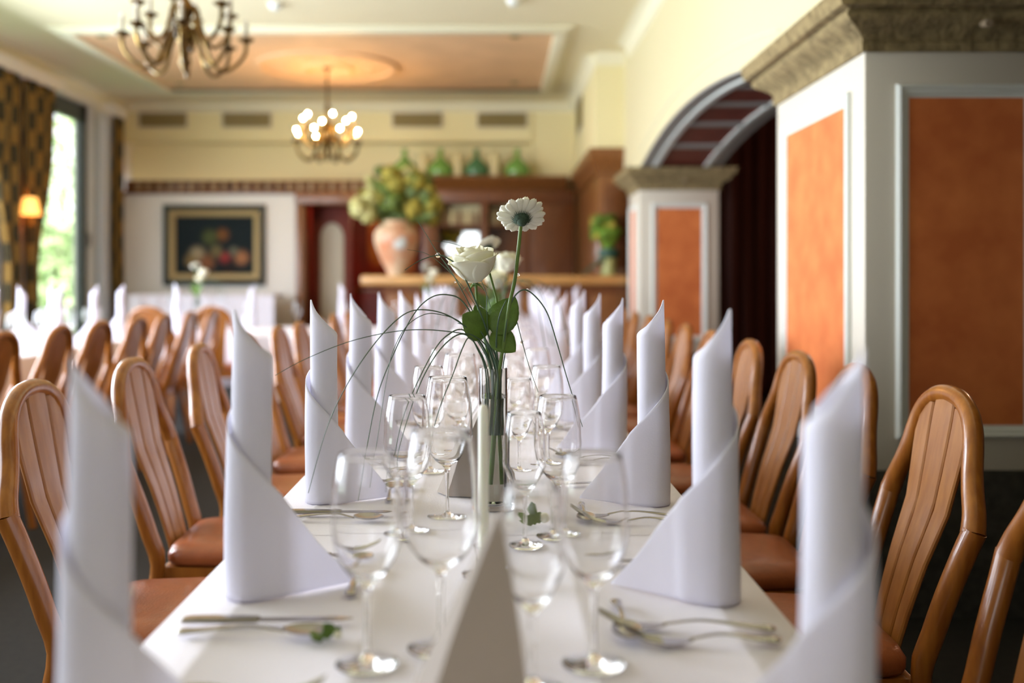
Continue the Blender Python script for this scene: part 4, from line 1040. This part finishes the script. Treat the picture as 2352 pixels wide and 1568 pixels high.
# ------------------------------------------------------------------ bouquets
def petal_strip(length, width, cup, n=7, m=5, tip=0.6, notch=0.0):
    """petal along +x, curved up by cup; returns rows of points"""
    rows = []
    for i in range(n + 1):
        f = i / n; w = width * lerp_tab([(0, 0.35), (0.3, 0.75), (0.6, 1.0), (0.8, 0.97), (0.92, 0.72), (0.98, 0.42), (1.0, 0.2)], f)
        rows.append([(length * f - (abs(j / m - 0.5) * 2) ** 2 * notch * f, w * (j / m - 0.5), cup * f * f + 0.12 * width * (abs(j / m - 0.5) * 2) ** 2) for j in range(m + 1)])
    return rows
def gerbera(parent, c, axis, rad=0.048, seed=1):
    rr = random.Random(seed); ax = Vector(axis).normalized(); q = Vector((0, 0, 1)).rotation_difference(ax).to_matrix()
    head = MB().lathe([(0.001, 0.004), (rad * 0.32, 0.004), (rad * 0.3, 0.010), (0.001, 0.012)], c=c, n=20, M=q).build('flower_head', M['petal'], parent)
    for ring_, (n, L, dz) in enumerate(((19, rad, 0.0), (16, rad * 0.93, 0.004))):
        for k in range(n):
            a = 2 * PI * (k + 0.5 * ring_) / n + rr.uniform(-0.07, 0.07)
            rz = Matrix.Rotation(a, 3, 'Z'); ln = L * rr.uniform(0.93, 1.04); cup = rr.uniform(0.002, 0.010)
            rows = [[tuple(q @ (rz @ (Vector(p) + Vector((0.004, 0, dz)))) + Vector(c)) for p in r] for r in petal_strip(ln - 0.004, 0.0172 * rad / 0.048, cup, 12, 4)]
            mb = MB(); mb.grid(rows); o = mb.build('petal', M['petal'], head, angle=90)
            md = o.modifiers.new('s', 'SOLIDIFY'); md.thickness = 0.0006
    # calyx under the head with pointed bracts
    mb = MB(); mb.lathe([(0.0005, -0.021), (0.003, -0.020), (rad * 0.16, -0.017), (rad * 0.26, -0.009), (rad * 0.30, -0.001), (0.001, 0.001)], c=c, n=24, M=q)
    for k in range(36):
        a = 2 * PI * k / 36; l = rr.uniform(0.9, 1.15)
        p0 = Vector((rad * 0.24 * math.cos(a), rad * 0.24 * math.sin(a), -0.012)); p1 = Vector((rad * 0.46 * l * math.cos(a), rad * 0.46 * l * math.sin(a), -0.0005))
        s_ = Vector((-math.sin(a), math.cos(a), 0)) * 0.0018
        mb.add([q @ (p0 - s_) + Vector(c), q @ (p0 + s_) + Vector(c), q @ p1 + Vector(c)], [(0, 1, 2)])
    mb.build('calyx', M['calyx'], head, weld=False)
    return head
def rose(parent, c, axis, rad=0.04, seed=2, sepals=True):
    rr = random.Random(seed); ax = Vector(axis).normalized(); q = Vector((0, 0, 1)).rotation_difference(ax).to_matrix()
    C = Vector(c)
    core = MB().lathe([(0.001, -rad * 0.75), (rad * 0.35, -rad * 0.68), (rad * 0.62, -rad * 0.3), (rad * 0.60, rad * 0.2), (rad * 0.42, rad * 0.55), (rad * 0.2, rad * 0.72), (0.001, rad * 0.75)], c=c, n=20, M=q).build('flower_head', M['rosep'], parent)
    k = 0
    for ring_, (n, r, top, flare) in enumerate(((3, 0.38, 0.92, 0.0), (3, 0.54, 0.91, 0.0), (4, 0.70, 0.86, 0.03), (4, 0.86, 0.76, 0.09), (4, 0.96, 0.58, 0.24))):
        for i in range(n):
            a0 = 2 * PI * i / n + ring_ * 0.7 + rr.uniform(-0.1, 0.1); half = PI / n * 1.7; rows = []
            tp = top * rr.uniform(0.9, 1.08)
            for j in range(9):
                f = j / 8; row = []
                for u in range(9):
                    g = u / 4 - 1
                    rr_ = rad * r * (math.sin(min(1, f * 1.25) * PI / 2) ** 0.7) * (1 if f < 0.7 else 1 + flare * (f - 0.7) / 0.3 * (1.0 + 0.5 * math.cos(g * 5 + i)))
                    zz = -rad * 0.78 + (tp + 0.78) * rad * f * (1 - 0.11 * g * g) - flare * rad * 0.25 * max(0, f - 0.8) / 0.2
                    a = a0 + half * g * (0.35 + 0.65 * math.sin(PI * min(1, 0.25 + f * 0.62)))
                    row.append(tuple(q @ Vector((rr_ * math.cos(a) + 0.001, rr_ * math.sin(a), zz)) + C))
                rows.append(row)
            mb = MB(); mb.grid(rows); o = mb.build('petal', M['rosep'], core, angle=90)
            md = o.modifiers.new('s', 'SOLIDIFY'); md.thickness = 0.0007
    if sepals:
        for i in range(5):
            a = 2 * PI * i / 5 + 0.4; rz = Matrix.Rotation(a, 3, 'Z')
            rows = [[tuple(q @ (rz @ Vector((0.004 + f * 0.022, w * 0.005 * (1 - f), -rad * 0.78 - 0.012 * f * f))) + C) for w in (-1, 0, 1)] for f in (0, 0.25, 0.5, 0.75, 1.0)]
            mb = MB(); mb.grid(rows); o = mb.build('sepal', M['green'], core, angle=90)
            md = o.modifiers.new('s', 'SOLIDIFY'); md.thickness = 0.0008
        MB().ball(tuple(q @ Vector((0, 0, -rad * 0.82)) + C), 0.006, 10, 6).build('hip', M['green'], core)
    return core
def leaf(parent, base, tip, width, normal, serr=True, m=None):
    b, t = Vector(base), Vector(tip); d = t - b; L = d.length; u = d.normalized(); n = Vector(normal); n = (n - u * n.dot(u)).normalized(); s = u.cross(n)
    rows = []; N = 16
    for i in range(N + 1):
        f = i / N; w = width / 2 * (math.sin(PI * f ** 0.8) ** 0.75 if 0 < f < 1 else 0.0) * (1 + (0.035 if serr and i % 2 else 0))
        mid = b + d * f + n * (0.05 * L * math.sin(PI * f))
        rows.append([tuple(mid + s * (w * g) + n * (0.16 * w * abs(g))) for g in (-1, -0.5, 0, 0.5, 1)])
    mb = MB(); mb.grid(rows); o = mb.build('leaf', m or M['leaf'], parent, angle=60)
    md = o.modifiers.new('s', 'SOLIDIFY'); md.thickness = 0.0006
    return o

DB = 1.94
VXc, VYc = (1133 - VX) / F * DB, DB          # vase centre
vz = TZ + 0.0035
va = thing('flower_vase', 'clear glass cylinder vase in sharp focus at the centre of the long table', 'vase', (VXc, VYc, vz))
MB().lathe([(0.0005, 0), (0.0265, 0), (0.0275, 0.002), (0.0275, 0.272), (0.0271, 0.2732), (0.0268, 0.272), (0.0266, 0.012), (0.02, 0.008), (0.0005, 0.007)], n=48).build('glass_wall', M['glass'], va, angle=60)
M['water'] = mat('water', (0.97, 1.0, 0.95), 0.0, trans=1.0, ior=1.33)
MB().lathe([(0.0005, 0.0085), (0.0195, 0.0095), (0.0262, 0.014), (0.0262, 0.215), (0.0005, 0.2145)], n=48).build('water', M['water'], va, angle=60)
bq = thing('bouquet', 'bouquet of white gerbera, cream rose and arching bear grass in sharp focus', 'flowers', (0, 0, 0))
def B(px, py, dd=0.0): return at(px, py, DB + dd)
gh = B(1198, 500, 0.0)
head = gerbera(bq, gh, (-0.06, 0.66, 0.74), 0.0475, 3)
MB().tube(smooth([B(1196, 520, -0.012), B(1192, 560, -0.012), B(1183, 640, -0.01), B(1170, 700, -0.02), B(1157, 790, -0.015), B(1148, 845, -0.01), B(1137, 960, 0), B(1128, 1110, 0.005)], 4), 0.0036, 10).build('stem', M['green'], bq, label='thick pale green gerbera stem')
rose(bq, B(1087, 612, 0.0), (-0.10, -0.18, 0.97), 0.0435, 2)
MB().tube(smooth([B(1093, 650), B(1096, 690, 0.005), B(1104, 735, 0.01), B(1118, 800, 0.01), B(1128, 860, 0.008), B(1140, 960, 0.01), B(1146, 1110, 0.008)], 4), 0.0026, 8).build('stem', M['green'], bq)
MB().tube(smooth([B(1124, 625, 0.02), B(1135, 665, 0.02), B(1142, 700, 0.02), B(1140, 780, 0.02), B(1140, 860, 0.014), B(1134, 1000, 0.014)], 4), 0.0022, 8).build('stem', M['green'], bq)
leaf(bq, B(1118, 770, 0.0), B(1062, 722, -0.01), 0.066, (0.3, -1, 0.4))
leaf(bq, B(1135, 768, 0.0), B(1184, 682, 0.012), 0.062, (-0.2, -1, 0.3))
leaf(bq, B(1128, 765, 0.0), B(1184, 808, -0.01), 0.052, (0.1, -1, 0.5))
leaf(bq, B(1118, 760, 0.02), B(1090, 700, 0.015), 0.036, (0.3, -1, 0.1))
G = [
 ([(1140, 1000, 0), (1140, 870, 0), (1120, 800, -.01), (1090, 772, -.02), (1060, 765, -.03), (980, 757, -.06), (900, 762, -.09), (800, 785, -.11), (700, 825, -.13), (632, 862, -.14)], .0013),
 ([(1132, 1000, 0), (1130, 860, 0), (1098, 780, -.01), (1040, 730, -.03), (985, 712, -.05), (935, 718, -.07), (885, 760, -.10), (830, 830, -.13), (780, 915, -.15), (745, 1000, -.17), (708, 1132, -.18)], .0014),
 ([(1136, 1000, 0), (1138, 860, 0), (1112, 775, .005), (1065, 695, 0), (1030, 677, -.01), (990, 683, -.03), (950, 722, -.05), (905, 810, -.08), (868, 905, -.10), (842, 1030, -.12), (820, 1150, -.13)], .0015),
 ([(1128, 1000, 0), (1128, 860, 0), (1098, 785, .0), (1055, 738, -.02), (1010, 722, -.03), (975, 722, -.05), (935, 748, -.08), (905, 800, -.1), (890, 860, -.12), (868, 1000, -.14), (850, 1120, -.15)], .0010),
 ([(1124, 1000, 0), (1120, 860, 0), (1092, 790, -.01), (1062, 757, -.02), (1030, 768, -.05), (1000, 800, -.07), (960, 875, -.1), (925, 960, -.13), (905, 1050, -.14), (893, 1130, -.15)], .0014),
 ([(1122, 1000, 0), (1120, 860, 0), (1095, 795, -.01), (1068, 768, -.03), (1040, 775, -.05), (1005, 810, -.07), (970, 870, -.09), (940, 950, -.11), (914, 1040, -.12), (910, 1100, -.12)], .0015),
 ([(1118, 1000, 0), (1116, 860, -.01), (1096, 800, -.03), (1078, 775, -.04), (1062, 800, -.07), (1040, 860, -.1), (1012, 930, -.13), (992, 1000, -.14), (985, 1040, -.15)], .0014),
 ([(1140, 1000, 0), (1146, 860, 0), (1118, 790, .01), (1092, 728, .01), (1060, 665, .0), (1035, 622, .0), (1006, 582, 0), (980, 540, 0), (960, 508, 0)], .0012),
 ([(1146, 1000, 0), (1150, 860, 0), (1128, 790, 0), (1108, 730, -.01), (1078, 660, -.01), (1055, 615, -.02), (1030, 594, -.02), (1006, 586, -.03), (965, 598, -.05), (930, 620, -.07)], .0019),
 ([(1150, 1000, 0), (1148, 870, 0), (1118, 755, .02), (1085, 690, .02), (1040, 632, .02), (985, 585, .02), (935, 573, .02)], .0008),
 ([(1130, 1000, .01), (1135, 870, .01), (1140, 800, .02), (1125, 700, .03), (1095, 620, .03), (1073, 575, .02), (1035, 558, 0), (985, 552, -.02)], .0008),
 ([(1138, 1000, 0), (1148, 870, 0), (1160, 770, -.02), (1172, 700, -.02), (1195, 668, -.02), (1220, 672, -.02), (1255, 715, -.02), (1280, 790, -.02), (1300, 860, -.02), (1322, 930, -.02), (1338, 980, -.03)], .0016),
 ([(1142, 1000, 0), (1152, 870, .01), (1165, 780, .02), (1176, 730, .02), (1184, 728, .01), (1198, 780, .01), (1215, 840, 0), (1236, 900, 0)], .0013),
 ([(1142, 1000, 0), (1140, 860, 0), (1122, 770, -.01), (1118, 700, -.01), (1118, 680, -.01)], .0012),
 ([(1150, 1000, 0), (1146, 860, 0), (1140, 790, -.02), (1146, 730, -.03), (1162, 690, -.03)], .0020),
 ([(1126, 1000, 0), (1134, 870, 0), (1112, 800, 0), (1075, 752, 0), (1052, 742, 0)], .0018),
 ([(1144, 1000, .01), (1142, 870, .01), (1120, 790, .01), (1096, 742, .01)], .0022),
 ([(1136, 1000, -.01), (1144, 870, -.01), (1128, 805, -.01), (1104, 760, -.01)], .0024),
]
for pts, r_ in G:
    p = smooth([B(x, y, d) for x, y, d in pts], 6); n = len(p)
    MB().tube(p, [r_ * (1 - 0.65 * (i / n) ** 2) for i in range(n)], 6).build('grass_blade', M['grass'], bq)
for (x, y, d, r_) in ((1006, 586, 0, .0052), (1073, 575, .02, .0036), (1199, 785, .01, .0036), (1190, 631, -.01, .0034), (1211, 666, -.02, .0034), (1045, 648, 0, .0018)):
    MB().ball(B(x, y, d), r_, 14, 9).build('glass_bead', M['glass'], bq, angle=80)

def small_bouquet(x, y, label, vlabel, seed, dx=0.0):
    rr = random.Random(seed)
    v = thing('flower_vase', vlabel, 'vase', (x, y, vz))
    MB().lathe([(0.0005, 0), (0.0265, 0), (0.0275, 0.002), (0.0275, 0.272), (0.0268, 0.2735), (0.0258, 0.272), (0.0252, 0.012), (0.0005, 0.008)], n=24).build('glass_wall', M['glass'], v, angle=60)
    b = thing('bouquet', label, 'flowers', (x, y, vz))
    rose(b, (0.055 + dx, 0, 0.50), (0.1, -0.1, 1), 0.04, seed, False); rose(b, (0.015 + dx, 0.03, 0.44), (0, -0.3, 1), 0.036, seed + 1, False)
    gerbera(b, (-0.01 + dx, 0, 0.555), (-0.3, 0.4, 0.8), 0.046, seed + 2)
    for ex, ez in ((0.055 + dx, 0.46), (0.015 + dx, 0.40), (-0.01 + dx, 0.54)):
        MB().tube(smooth([(rr.uniform(-0.01, 0.01), 0, 0.02), (0.0, 0.0, 0.25), (ex * 0.7, 0, 0.36), (ex, 0, ez)], 4), 0.003, 7).build('stem', M['green'], b)
    for k in range(5):
        a = rr.uniform(0, 6.28); leaf(b, (0, 0, 0.28 + k * 0.015), (0.06 * math.cos(a), 0.05 * math.sin(a), 0.34 + k * 0.015), 0.045, (0, -1, 0.6))
    for k in range(8):
        a = rr.uniform(0, 6.28); L = rr.uniform(0.16, 0.3); c_, s_ = math.cos(a), math.sin(a)
        MB().tube(smooth([(0, 0, 0.1), (0.02 * c_, 0.02 * s_, 0.32), (L * 0.4 * c_, L * 0.4 * s_, 0.44), (L * 0.8 * c_, L * 0.8 * s_, 0.40), (L * c_, L * s_, 0.22)], 4), 0.0014, 5).build('grass_blade', M['grass'], b)
small_bouquet((1128 - VX) / F * 3.35, 3.35, 'blurred bouquet of cream roses and white gerbera just behind the sharp one', 'glass vase holding the second bouquet down the table', 21, 0.0)
small_bouquet(-0.01, 5.4, 'white bouquet further down the central table, third from the camera', 'glass vase of the third bouquet down the central table', 31)
small_bouquet(-0.62, 9.1, 'small white bouquet on the head table in front of the bar counter', 'glass vase on the head table in front of the bar counter', 41)
small_bouquet((452 - VX) / F * 8.95, 8.95, 'white bouquet on the head table below the painting', 'glass vase on the head table below the painting', 51)
